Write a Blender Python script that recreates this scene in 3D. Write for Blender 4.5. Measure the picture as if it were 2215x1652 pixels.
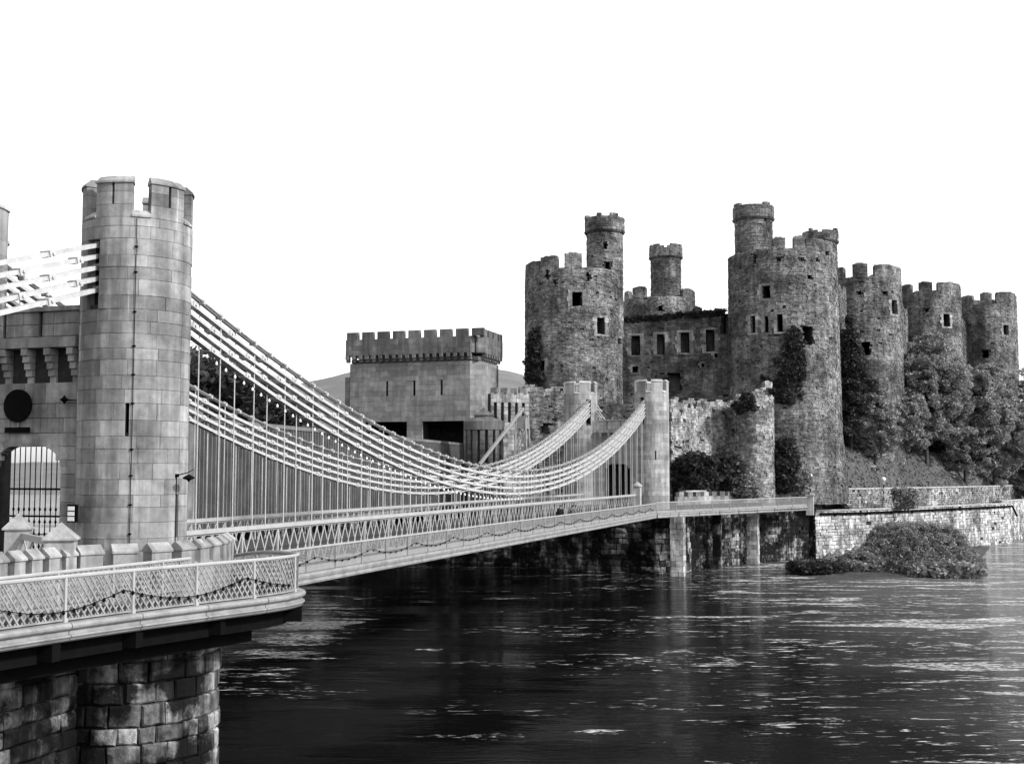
import bpy, math, random
import numpy as np
from mathutils import Vector, Matrix, noise as mnoise

# ------------------------------------------------------------------ scene, camera, light
for o in list(bpy.data.objects): bpy.data.objects.remove(o)
SC = bpy.context.scene
COL = SC.collection
R = math.radians
# measured from the photograph (picture units 2215 wide): focal length 2600, horizon at 1022
FPX, CU, CV = 2600.0, 1107.5, 826.0
YAW, PITCH, CAMZ = R(17.7), math.atan(196/2600), 11.0
AXH = np.array((-math.sin(YAW), math.cos(YAW))); RTH = np.array((math.cos(YAW), math.sin(YAW)))

cam_d = bpy.data.cameras.new('camera'); cam = bpy.data.objects.new('camera', cam_d); COL.objects.link(cam)
cam_d.sensor_width = 36; cam_d.lens = 36*FPX/2215; cam_d.clip_start = 0.5; cam_d.clip_end = 8000
cam.location = (0, 0, CAMZ); cam.rotation_euler = (math.pi/2+PITCH, 0, YAW)
SC.camera = cam

SUN_AZ, SUN_EL = -10.0, 33.0          # azimuth measured from +X towards +Y
world = bpy.data.worlds.new('World'); SC.world = world; world.use_nodes = True
wn = world.node_tree.nodes; wl = world.node_tree.links
sky = wn.new('ShaderNodeTexSky'); sky.sky_type = 'NISHITA'; sky.sun_disc = False
sky.sun_elevation = R(SUN_EL); sky.sun_rotation = R(90-SUN_AZ); sky.air_density = 3.0; sky.dust_density = 1.0; sky.ozone_density = 1.0
bw = wn.new('ShaderNodeRGBToBW'); bg = wn['Background']; bg.inputs['Strength'].default_value = 0.125
wl.new(sky.outputs[0], bw.inputs[0]); wl.new(bw.outputs[0], bg.inputs['Color'])
sun_d = bpy.data.lights.new('sun', 'SUN'); sun = bpy.data.objects.new('sun', sun_d); COL.objects.link(sun)
sun_d.energy = 2.0; sun_d.angle = R(5.0); sun_d.color = (1, 1, 1)
sd = Vector((math.cos(R(SUN_AZ))*math.cos(R(SUN_EL)), math.sin(R(SUN_AZ))*math.cos(R(SUN_EL)), math.sin(R(SUN_EL))))
sun.rotation_euler = sd.to_track_quat('Z', 'Y').to_euler(); sun.location = (60, -20, 80)
SC.view_settings.view_transform = 'Standard'; SC.view_settings.look = 'None'
SC.view_settings.gamma = 1.0; SC.view_settings.exposure = 1.2; SC.view_settings.use_curve_mapping = False
SC.render.engine = 'CYCLES'
SC.cycles.max_bounces = 5; SC.cycles.diffuse_bounces = 3; SC.cycles.glossy_bounces = 3
SC.cycles.use_denoising = True

rng = np.random.default_rng(7)
random.seed(7)

# ------------------------------------------------------------------ measuring helpers
def ray(u, v):
    x = (u-CU)/FPX; y = (CV-v)/FPX
    fh = math.cos(PITCH)-y*math.sin(PITCH); z = math.sin(PITCH)+y*math.cos(PITCH)
    h = AXH*fh+RTH*x
    return np.array((h[0], h[1], z)), fh
def pt(u, v, d):
    r, fh = ray(u, v); p = r*(d/fh); return np.array((p[0], p[1], CAMZ+p[2]))
def onx(u, v, X):
    r, _ = ray(u, v); s = X/r[0]; return np.array((X, r[1]*s, CAMZ+r[2]*s))
def ony(u, v, Y):
    r, _ = ray(u, v); s = Y/r[1]; return np.array((r[0]*s, Y, CAMZ+r[2]*s))
def zat(v, d): return pt(CU, v, d)[2]

# ------------------------------------------------------------------ object helpers
ORG = {}
def tag(o, label=None, cat=None, group=None, kind=None):
    if label: o['label'] = label
    if cat: o['category'] = cat
    if group: o['group'] = group
    if kind: o['kind'] = kind
    return o
def thing(name, loc, label, cat, group=None):
    o = bpy.data.objects.new(name, None); COL.objects.link(o); o.location = loc
    o.empty_display_size = 0.5
    ORG[o] = np.array(loc, float)
    return tag(o, label, cat, group, 'thing')
def link(name, me, parent=None, loc=None):
    """mesh whose vertices are already relative to loc (world)"""
    o = bpy.data.objects.new(name, me); COL.objects.link(o)
    loc = np.array(loc if loc is not None else (0, 0, 0), float)
    ORG[o] = loc
    if parent is not None:
        o.parent = parent; o.location = loc-ORG[parent]
    else: o.location = loc
    return o
def mesh_np(name, V, F, mat, tone=None, smooth=False):
    """V (n,3), F list of (array of k-gons)"""
    me = bpy.data.meshes.new(name)
    V = np.asarray(V, np.float32)
    Fs = [np.asarray(f, np.int32) for f in (F if isinstance(F, list) else [F]) if len(f)]
    nl = sum(f.size for f in Fs); nf = sum(len(f) for f in Fs)
    me.vertices.add(len(V)); me.vertices.foreach_set('co', V.ravel())
    me.loops.add(nl); me.polygons.add(nf)
    me.loops.foreach_set('vertex_index', np.concatenate([f.ravel() for f in Fs]))
    tot = np.concatenate([np.full(len(f), f.shape[1], np.int32) for f in Fs])
    start = np.concatenate(([0], np.cumsum(tot)[:-1])).astype(np.int32)
    me.polygons.foreach_set('loop_start', start)
    try: me.polygons.foreach_set('loop_total', tot)
    except Exception: pass
    me.polygons.foreach_set('use_smooth', np.full(nf, bool(smooth)))
    if tone is not None:
        a = me.attributes.new('tone', 'FLOAT', 'FACE')
        a.data.foreach_set('value', np.broadcast_to(np.asarray(tone, np.float32), (nf,)).copy())
    if mat: me.materials.append(mat)
    me.update(calc_edges=True); me.validate()
    return me
class MB:
    def __init__(self): self.v = []; self.f = {}; self.n = 0
    def add(self, V, F):
        V = np.asarray(V, float).reshape(-1, 3); self.v.append(V)
        for f in F: self.f.setdefault(len(f), []).append([i+self.n for i in f])
        self.n += len(V); return self
    def box(self, c, s, M=None):
        s = np.array(s)/2.
        V = np.array([(x, y, z) for x in (-1, 1) for y in (-1, 1) for z in (-1, 1)], float)*s
        if M is not None: V = V@np.array(M).T
        return self.add(V+np.array(c), [(0,1,3,2),(4,6,7,5),(0,4,5,1),(2,3,7,6),(0,2,6,4),(1,5,7,3)])
    def bar(self, p, q, w, h, up=(0, 0, 1)):
        p = Vector(p); q = Vector(q); d = (q-p); L = d.length; d.normalize()
        side = d.cross(Vector(up))
        if side.length < 1e-4: side = d.cross(Vector((0, 1, 0)))
        side.normalize(); n = side.cross(d)
        M = np.array((tuple(d), tuple(side), tuple(n))).T
        return self.box((p+q)/2, (L, w, h), M)
    def cyl(self, p, q, r0, r1=None, n=8, cap=True):
        r1 = r0 if r1 is None else r1
        p = Vector(p); q = Vector(q); d = (q-p).normalized()
        a = d.orthogonal().normalized(); b = d.cross(a)
        V = []
        for c, r in ((p, r0), (q, r1)):
            for i in range(n):
                t = 2*math.pi*i/n; V.append(tuple(c+a*(math.cos(t)*r)+b*(math.sin(t)*r)))
        F = [(i, (i+1) % n, n+(i+1) % n, n+i) for i in range(n)]
        if cap: F += [tuple(range(n))[::-1], tuple(range(n, 2*n))]
        return self.add(V, F)
    def tube(self, pts, r, n=6):
        for a, b in zip(pts[:-1], pts[1:]): self.cyl(a, b, r, n=n)
        return self
    def prism(self, poly, z0, z1):
        n = len(poly)
        V = [(x, y, z0) for x, y in poly]+[(x, y, z1) for x, y in poly]
        F = [(i, (i+1) % n, n+(i+1) % n, n+i) for i in range(n)]+[tuple(range(n))[::-1], tuple(range(n, 2*n))]
        return self.add(V, F)
    def lathe(self, c, prof, n=16):
        V = []; k = len(prof)
        for r, z in prof:
            for i in range(n):
                t = 2*math.pi*i/n; V.append((c[0]+r*math.cos(t), c[1]+r*math.sin(t), c[2]+z))
        F = [(j*n+i, j*n+(i+1) % n, (j+1)*n+(i+1) % n, (j+1)*n+i) for j in range(k-1) for i in range(n)]
        F += [tuple(range(n))[::-1], tuple(range((k-1)*n, k*n))]
        return self.add(V, F)
    def mesh(self, name, mat, org=(0, 0, 0), tone=0.5, smooth=False):
        V = np.concatenate(self.v)-np.array(org)
        return mesh_np(name, V, [np.array(f) for f in self.f.values()], mat, tone, smooth)
    def build(self, name, mat, parent=None, tone=0.5, org=None, smooth=False):
        if org is None: org = ORG[parent] if parent is not None else np.concatenate(self.v).mean(0)
        return link(name, self.mesh(name, mat, org, tone, smooth), parent, org)

# ------------------------------------------------------------------ materials (all neutral greys, as in the photograph)
def nodes_of(name):
    m = bpy.data.materials.new(name); m.use_nodes = True
    return m, m.node_tree.nodes, m.node_tree.links, m.node_tree.nodes['Principled BSDF']
def math_n(N, L, op, a, b=None, clamp=False):
    n = N.new('ShaderNodeMath'); n.operation = op; n.use_clamp = clamp
    for i, x in enumerate((a, b)):
        if x is None: continue
        if isinstance(x, (int, float)): n.inputs[i].default_value = x
        else: L.new(x, n.inputs[i])
    return n.outputs[0]
def noise_n(N, L, vec, scale, detail=4, rough=.6, dist=0):
    n = N.new('ShaderNodeTexNoise'); n.inputs['Scale'].default_value = scale
    n.inputs['Detail'].default_value = detail; n.inputs['Roughness'].default_value = rough; n.inputs['Distortion'].default_value = dist
    if vec is not None: L.new(vec, n.inputs['Vector'])
    return n.outputs[0]
def ramp_n(N, L, x, a, b, lo, hi):
    n = N.new('ShaderNodeMapRange'); n.inputs[1].default_value = a; n.inputs[2].default_value = b
    n.inputs[3].default_value = lo; n.inputs[4].default_value = hi; n.clamp = True
    L.new(x, n.inputs[0]); return n.outputs[0]
def world_pos(N, L, scale=(1, 1, 1)):
    g = N.new('ShaderNodeNewGeometry')
    if scale == (1, 1, 1): return g.outputs['Position']
    m = N.new('ShaderNodeVectorMath'); m.operation = 'MULTIPLY'; L.new(g.outputs['Position'], m.inputs[0])
    m.inputs[1].default_value = scale; return m.outputs[0]
def stone(name, lo, hi, stain=.5, sscale=.25, streak=.3, fine=3.0, fvar=.35, bump=.3, bdist=.03, rough=.9, thr=(.45, .65), drips=0):
    m, N, L, P = nodes_of(name)
    at = N.new('ShaderNodeAttribute'); at.attribute_name = 'tone'
    base = ramp_n(N, L, at.outputs['Fac'], 0, 1, lo, hi)
    pos = world_pos(N, L)
    big = ramp_n(N, L, noise_n(N, L, pos, sscale, 5, .65), thr[0], thr[1], 1-stain, 1)
    st = ramp_n(N, L, noise_n(N, L, world_pos(N, L, (1.6, 1.6, .12)), 1.0, 4, .6), .42, .62, 1-streak, 1)
    fn = noise_n(N, L, pos, fine, 5, .7)
    fv = ramp_n(N, L, fn, .3, .7, 1-fvar, 1+fvar)
    c = math_n(N, L, 'MULTIPLY', math_n(N, L, 'MULTIPLY', base, big), math_n(N, L, 'MULTIPLY', st, fv), True)
    if drips:
        dr = ramp_n(N, L, noise_n(N, L, world_pos(N, L, (3.2, 3.2, .22)), 1.0, 3, .5), .66, .74, 0, drips)
        c = math_n(N, L, 'ADD', c, dr, True)
    L.new(c, P.inputs['Base Color']); P.inputs['Roughness'].default_value = rough
    P.inputs['Specular IOR Level'].default_value = .2
    b = N.new('ShaderNodeBump'); b.inputs['Strength'].default_value = bump; b.inputs['Distance'].default_value = bdist
    L.new(fn, b.inputs['Height']); L.new(b.outputs[0], P.inputs['Normal'])
    return m
def paint(name, col, dirt=.25, scale=1.5, rough=.55, spec=.3):
    m, N, L, P = nodes_of(name)
    pos = world_pos(N, L)
    d = ramp_n(N, L, noise_n(N, L, pos, scale, 6, .7), .4, .7, 1, 1-dirt)
    L.new(math_n(N, L, 'MULTIPLY', d, col), P.inputs['Base Color'])
    P.inputs['Roughness'].default_value = rough; P.inputs['Specular IOR Level'].default_value = spec
    return m
def leaf_mat(name, lo, hi):
    m, N, L, P = nodes_of(name)
    at = N.new('ShaderNodeAttribute'); at.attribute_name = 'tone'
    L.new(ramp_n(N, L, at.outputs['Fac'], 0, 1, lo, hi), P.inputs['Base Color'])
    P.inputs['Roughness'].default_value = .6; P.inputs['Specular IOR Level'].default_value = .25
    t = N.new('ShaderNodeBsdfTranslucent'); t.inputs['Color'].default_value = (hi*.8,)*3+(1,)
    mx = N.new('ShaderNodeMixShader'); mx.inputs[0].default_value = .3
    L.new(P.outputs[0], mx.inputs[1]); L.new(t.outputs[0], mx.inputs[2]); L.new(mx.outputs[0], N['Material Output'].inputs[0])
    return m

M_ASH = stone('pale_ashlar', .22, .37, .45, .55, .40, 2.6, .24, .5, .025, thr=(.33, .58), drips=.2)
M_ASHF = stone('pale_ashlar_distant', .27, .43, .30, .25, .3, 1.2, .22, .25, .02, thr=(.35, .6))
M_DARKASH = stone('sooty_ashlar', .13, .24, .4, .22, .35, 1.2, .3, .3, .03)
M_PIER = stone('rough_pier_stone', .03, .46, .97, .45, .92, 2.6, .6, .9, .10, thr=(.46, .58))  # black blotches paint the platform's shade into the stone colour
M_QUAYSHADE = stone('quay_stone_painted_shade', .04, .40, .97, .35, .85, 1.2, .5, .8, .10, thr=(.46, .58))  # heavy blotches and streaks are shade painted into the quay stone
M_RUB = stone('castle_rubble', .13, .28, .62, .22, .35, .55, .65, .5, .08, thr=(.38, .58))
M_RUB2 = stone('barbican_rubble', .20, .46, .6, .3, .35, .7, .65, .6, .08, thr=(.36, .58))
M_QUAY = stone('quay_stone', .32, .74, .62, .22, .5, .8, .5, .6, .08, thr=(.36, .52))
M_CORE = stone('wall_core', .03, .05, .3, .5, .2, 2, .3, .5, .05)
M_WHITE = paint('white_paint', .34, .22, 1.2)
M_WHITE2 = paint('weathered_white_paint', .26, .45, 2.0)
M_CHAIN = paint('chain_paint', .44, .25, 2.5, .45)
M_MESHP = paint('mesh_paint', .24, .2, 2.0)
M_IRON = paint('black_iron', .006, .3, 3, .95, .02)
M_TUBE = paint('tube_plate', .045, .45, .6, .8, .1)
M_RIB = paint('tube_rib', .15, .4, .8, .8, .1)
M_FLANGE = paint('tube_flange', .17, .5, .5, .8, .1)
M_CABLE = paint('wire_cable', .22, .5, 4, .7)
M_ROAD = stone('road_surface', .09, .12, .2, .5, .1, 4, .3, .3, .02)
M_DECK = paint('deck_timber', .035, .4, 1.5, .8)
M_GLOBE = paint('lamp_globe', .85, .1, 2, .3)
M_NOTICE = paint('notice_paper', .75, .15, 8, .8)
M_SKIN = paint('skin', .22, .1, 6, .6)
M_COAT = paint('dark_coat', .02, .3, 6, .9)
M_COAT2 = paint('grey_coat', .16, .3, 6, .9)
M_HAIR = paint('hair', .03, .2, 9, .8)
M_BARK = stone('bark', .05, .10, .3, 1, .3, 6, .4, .8, .05)
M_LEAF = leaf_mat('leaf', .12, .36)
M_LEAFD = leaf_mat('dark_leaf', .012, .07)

# ------------------------------------------------------------------ masonry
class Drum:
    """round tower surface: s is arc length in metres from the direction a0, o the outward offset"""
    def __init__(self, c, r, batter=None, a0=0.0):
        self.c = np.array(c[:2]); self.r = r; self.b = batter; self.a0 = a0; self.len = 2*math.pi*r
    def rad(self, z):
        return self.r+(self.b(z) if self.b else 0*np.asarray(z, float))
    def surf(self, s, z, o):
        s = np.asarray(s, float); z = np.asarray(z, float)
        a = self.a0+s/self.r; rr = self.rad(z)+o
        return np.stack((self.c[0]+rr*np.cos(a), self.c[1]+rr*np.sin(a), z+0*a), -1)
    def hit(self, u, v):
        r, _ = ray(u, v); d = r[:2]; c = self.c
        A = d@d; B = -2*d@c; C = c@c-self.r**2; D = max(B*B-4*A*C, 0)
        t = (-B-math.sqrt(D))/(2*A); p = d*t
        a = math.atan2(p[1]-c[1], p[0]-c[0])-self.a0
        a = (a+math.pi) % (2*math.pi)-math.pi
        return a*self.r, CAMZ+r[2]*t
class Warp:
    """rubble: courses wander up and down instead of running level"""
    def __init__(self, S, amp, seed, z0, z1): self.S = S; self.a = amp; self.k = seed; self.z0 = z0; self.z1 = z1
    def surf(self, s, z, o):
        s = np.asarray(s, float); z = np.asarray(z, float); k = self.k
        w = np.sin(s*1.3+z*.9+k)*.4+np.sin(s*2.9-z*1.7+k*2)*.3+np.sin(s*.6+z*2.3+k*3)*.3
        e = np.sin(z*2.1+s*.7+k)*.5+np.sin(z*4.3-s*1.1+k*1.7)*.5
        f = np.clip(np.minimum(z-self.z0, self.z1-z)/.6, 0, 1)
        return self.S.surf(s+e*self.a*.8, z+w*self.a*f, o)
class Path:
    """upright wall along a polyline; outward is to the right of the walking direction"""
    def __init__(self, pts, closed=False):
        self.p = [np.array(q[:2], float) for q in pts]
        if closed: self.p.append(self.p[0])
        P = np.array(self.p); d = P[1:]-P[:-1]; self.L = np.hypot(d[:, 0], d[:, 1]); self.d = d/self.L[:, None]
        self.cum = np.concatenate(([0], np.cumsum(self.L))); self.len = self.cum[-1]; self.P = P
        self.n = np.stack((self.d[:, 1], -self.d[:, 0]), -1)
    def surf(self, s, z, o):
        s = np.asarray(s, float); i = np.clip(np.searchsorted(self.cum, s, side='right')-1, 0, len(self.L)-1)
        q = self.P[i]+self.d[i]*(s-self.cum[i])[..., None]+self.n[i]*(np.asarray(o)+0*s)[..., None]
        return np.concatenate((q, (np.asarray(z)+0*s)[..., None]), -1)
    def hit(self, u, v):
        r, _ = ray(u, v); best = None
        for i in range(len(self.L)):
            dn = r[:2]@self.n[i]
            if abs(dn) < 1e-6: continue
            t = (self.P[i]@self.n[i])/dn
            if t <= 0: continue
            s = (r[:2]*t-self.P[i])@self.d[i]
            if -.5 <= s <= self.L[i]+.5 and (best is None or t < best[2]): best = (self.cum[i]+s, CAMZ+r[2]*t, t)
        return best[:2]
def blocks(S, s0, s1, z0, z1, ch, bl, seed, skip=None, breaks=(), ztop=None, hole=0.0, offs=None):
    """rows of stones -> array of (sa, sb, za, zb)"""
    g = np.random.default_rng(seed); out = []; z = z0; k = 0
    while z < z1-.02:
        h = g.uniform(*ch)
        if z+h > z1-ch[0]*.5: h = z1-z
        segs = [(s0, s1)]
        if hasattr(S, 'cum'):
            cs = [s0]+[x for x in S.cum[1:-1] if s0+.1 < x < s1-.1]+[s1]; segs = list(zip(cs[:-1], cs[1:]))
        for f in breaks:
            gaps = f(z+h/2)
            for (a, b) in gaps:
                ns = []
                for (p, q) in segs:
                    if b <= p or a >= q: ns.append((p, q)); continue
                    if a > p+.05: ns.append((p, a))
                    if b < q-.05: ns.append((b, q))
                segs = ns
        for (p, q) in segs:
            s = p; first = True
            while s < q-1e-3:
                l = g.uniform(*bl)
                if first: l *= g.uniform(.5, 1); first = False
                if s+l > q-bl[0]*.6: l = q-s
                ok = g.random() >= hole
                if skip is not None and skip(s+l/2, z+h/2, l, h): ok = False
                if ztop is not None and z+h/2 > ztop(s+l/2): ok = False
                if ok: out.append((s, s+l, z, z+h))
                s += l
        z += h; k += 1
    return np.array(out)
def block_geo(S, B, prot, gap, seed, jit=0.0, depth=.3, bevel=0.0, bulge=0.0, nseg=1):
    """per block vertex array (n,k,3) and the face list of one block; nseg > 1 follows a curved wall"""
    g = np.random.default_rng(seed); n = len(B)
    p = g.uniform(prot[0], prot[1], n)
    sa = B[:, 0]+gap; sb = B[:, 1]-gap; za = B[:, 2]+gap; zb = B[:, 3]-gap
    K = 2*(nseg+1); layers = []
    js = g.uniform(-jit, jit, (3, K, n))
    for o, ins in ((-depth+0*p, 0), (p-bevel if bevel else p, 0))+(((p, bevel),) if bevel else ()):
        lay = []
        for i in range(K):
            low = i <= nseg; f = (i if low else K-1-i)/nseg
            s = (sa+ins)*(1-f)+(sb-ins)*f; z = za+ins if low else zb-ins
            lay.append(S.surf(s+js[0, i], z+js[1, i], o+js[2, i]*.6))
        layers.append(lay)
    bulge = bulge if nseg == 1 else 0
    if bulge:
        layers.append([S.surf((sa+sb)/2, (za+zb)/2, p+g.uniform(.2, 1, n)*bulge)])
    V = np.stack([v for l in layers for v in l], 1)
    F = []; nl = 3 if bevel else 2
    for j in range(nl-1):
        for i in range(K): F.append((j*K+i, j*K+(i+1) % K, (j+1)*K+(i+1) % K, (j+1)*K+i))
    t = (nl-1)*K
    if bulge: F += [(t+i, t+(i+1) % 4, nl*4) for i in range(4)]
    else: F += [(t+i, t+i+1, t+K-2-i, t+K-1-i) for i in range(nseg)]
    return V, F
def joined(name, mat, parent, S, B, prot=(-.03, .06), gap=.015, seed=1, jit=.03, depth=.3, bevel=0, bulge=0, stuff=True, nseg=1):
    V, F = block_geo(S, B, prot, gap, seed, jit, depth, bevel, bulge, nseg)
    n, k, _ = V.shape; g = np.random.default_rng(seed+5); tb = g.random(n)
    base = (np.arange(n)*k)[:, None]
    Q = np.array([f for f in F if len(f) == 4]); T = np.array([f for f in F if len(f) == 3])
    Fs, tone = [], []
    for A in (Q, T):
        if len(A):
            Fs.append((base[:, :, None]+A[None]).reshape(-1, A.shape[1])); tone.append(np.repeat(tb, len(A)))
    o = link(name, mesh_np(name, V.reshape(-1, 3)-ORG[parent], Fs, mat, np.concatenate(tone)), parent, ORG[parent])
    if stuff: o['kind'] = 'stuff'
    return o
def single(name, mat, parent, S, B, prot=(0, .015), gap=.01, seed=1, jit=0, depth=.3, bevel=.02, bulge=0, tone=None, nseg=1):
    V, F = block_geo(S, B, prot, gap, seed, jit, depth, bevel, bulge, nseg); g = np.random.default_rng(seed+5)
    Q = np.array([f for f in F if len(f) == 4]); T = [f for f in F if len(f) == 3]
    for i in range(len(V)):
        c = V[i].mean(0)
        t = g.random() if tone is None else g.uniform(*tone)
        link(name, mesh_np(name, V[i]-c, [Q]+([np.array(T)] if T else []), mat, t), parent, c)
def shell(name, mat, parent, S, s0, s1, z0, z1, opens, off=-.1, res=.45, deep=1.3, top=True, closed=False, ztop=None):
    """closed core behind the stones, with real openings and reveals"""
    ns = max(2, int((s1-s0)/res)); nz = max(2, int((z1-z0)/res))
    ss = np.linspace(s0, s1, ns+1); zz = np.linspace(z0, z1, nz+1)
    sc = (ss[1:]+ss[:-1])/2; zc = (zz[1:]+zz[:-1])/2
    mask = np.ones((ns, nz), bool)
    for op in opens:
        mask &= ~op(sc[:, None], zc[None, :])
    if ztop is not None: mask &= zc[None, :] < np.array([ztop(x) for x in sc])[:, None]
    SS, ZZ = np.meshgrid(ss, zz, indexing='ij')
    Vo = S.surf(SS.ravel(), ZZ.ravel(), off); Vi = S.surf(SS.ravel(), ZZ.ravel(), off-deep)
    n = len(Vo); idx = np.arange(n).reshape(ns+1, nz+1)
    I, J = np.nonzero(mask)
    F = [np.stack((idx[I, J], idx[I+1, J], idx[I+1, J+1], idx[I, J+1]), 1)]
    rev = []
    pad = np.pad(mask, 1, constant_values=False)
    for di, dj, e in ((-1, 0, lambda i, j: (idx[i, j+1], idx[i, j])), (1, 0, lambda i, j: (idx[i+1, j], idx[i+1, j+1])),
                      (0, -1, lambda i, j: (idx[i, j], idx[i+1, j])), (0, 1, lambda i, j: (idx[i+1, j+1], idx[i, j+1]))):
        nb = pad[1+I+di, 1+J+dj]
        inside = (I+di >= 0) & (I+di < ns) & (J+dj >= 0) & (J+dj < nz)
        sel = ~nb & (inside | (dj == 1))
        for i, j in zip(I[sel], J[sel]):
            a, b = e(i, j); rev.append((a, b, b+n, a+n))
    if rev: F.append(np.array(rev))
    V = np.concatenate((Vo, Vi))
    o = link(name, mesh_np(name, V-ORG[parent], F, mat, .5), parent, ORG[parent])
    return o
def rect_open(S, u, v, w, h):
    """window given in picture units -> s0,s1,z0,z1 on the surface"""
    s, z = S.hit(u, v); sl, _ = S.hit(u-w/2, v); sr, _ = S.hit(u+w/2, v)
    _, zt = S.hit(u, v-h/2); _, zb = S.hit(u, v+h/2)
    return min(sl, sr), max(sl, sr), zb, zt
def in_rect(r, e=0.0): return lambda s, z: (s > r[0]-e) & (s < r[1]+e) & (z > r[2]-e) & (z < r[3]+e)

# ------------------------------------------------------------------ foliage
def leaves_mesh(name, C, rad, n_per, size, seed, mat, org, tonev=None):
    """clumps of small leaf faces: C clump centres (n,3), rad clump radius"""
    g = np.random.default_rng(seed); C = np.asarray(C); n = len(C)
    rad = np.broadcast_to(np.asarray(rad, float), (n,))
    ctr = np.repeat(C, n_per, 0); rr = np.repeat(rad, n_per)
    d = g.normal(size=(n*n_per, 3)); d /= np.linalg.norm(d, axis=1)[:, None]
    p = ctr+d*(rr*g.random(n*n_per)**.45)[:, None]*np.array((1, 1, .8))
    a = g.normal(size=p.shape); a[:, 2] *= .6; a /= np.linalg.norm(a, axis=1)[:, None]
    b = np.cross(a, g.normal(size=p.shape)); b /= np.linalg.norm(b, axis=1)[:, None]
    sz = (size*g.uniform(.55, 1.25, len(p)))[:, None]
    V = np.stack((p-a*sz, p-b*sz*.55, p+a*sz, p+b*sz*.55), 1).reshape(-1, 3)
    F = np.arange(len(V)).reshape(-1, 4)
    ct = g.random(n) if tonev is None else tonev
    tone = np.clip(np.repeat(ct, n_per)*.7+g.random(len(p))*.3, 0, 1)
    return mesh_np(name, V-np.array(org), F, mat, tone)
def crown_centres(c, ax, n, seed, inner=.45, amp=.35):
    g = np.random.default_rng(seed); d = g.normal(size=(n, 3)); d /= np.linalg.norm(d, axis=1)[:, None]
    r = g.uniform(inner, 1, n)**.6
    lump = np.array([.82+amp*mnoise.noise(Vector(x*1.7)+Vector((seed*3.1, 0, 0))) for x in d])
    return np.array(c)+d*(r*lump)[:, None]*np.array(ax)
def tree(name, base, ax, hc, n, per, size, seed, label, mat, group=None, cat='tree', crad=None, shape=None):
    t = thing(name, base, label, cat, group); g = random.Random(seed)
    c = np.array(base)+np.array((0, 0, hc)); C = crown_centres(c, ax, n, seed, .35, .55)
    if shape is not None: C = shape(C, c)
    m = MB(); H = hc+ax[2]*.3; r0 = max(.07, H*.022)
    m.cyl(np.array(base)-np.array((0, 0, .4)), np.array(base)+np.array((g.uniform(-.2, .2), g.uniform(-.2, .2), H)), r0, r0*.35, 8)
    for k in range(9):
        z = H*g.uniform(.25, .95); e = C[g.randrange(len(C))]
        m.cyl(np.array(base)+np.array((0, 0, z)), np.array(base)*.2+e*.8, r0*.4, r0*.1, 5)
    m.build('trunk', M_BARK, t)
    link('crown', leaves_mesh('crown', C, crad or size*3.0, per, size, seed+1, mat, base), t, base)
    return t

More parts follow.
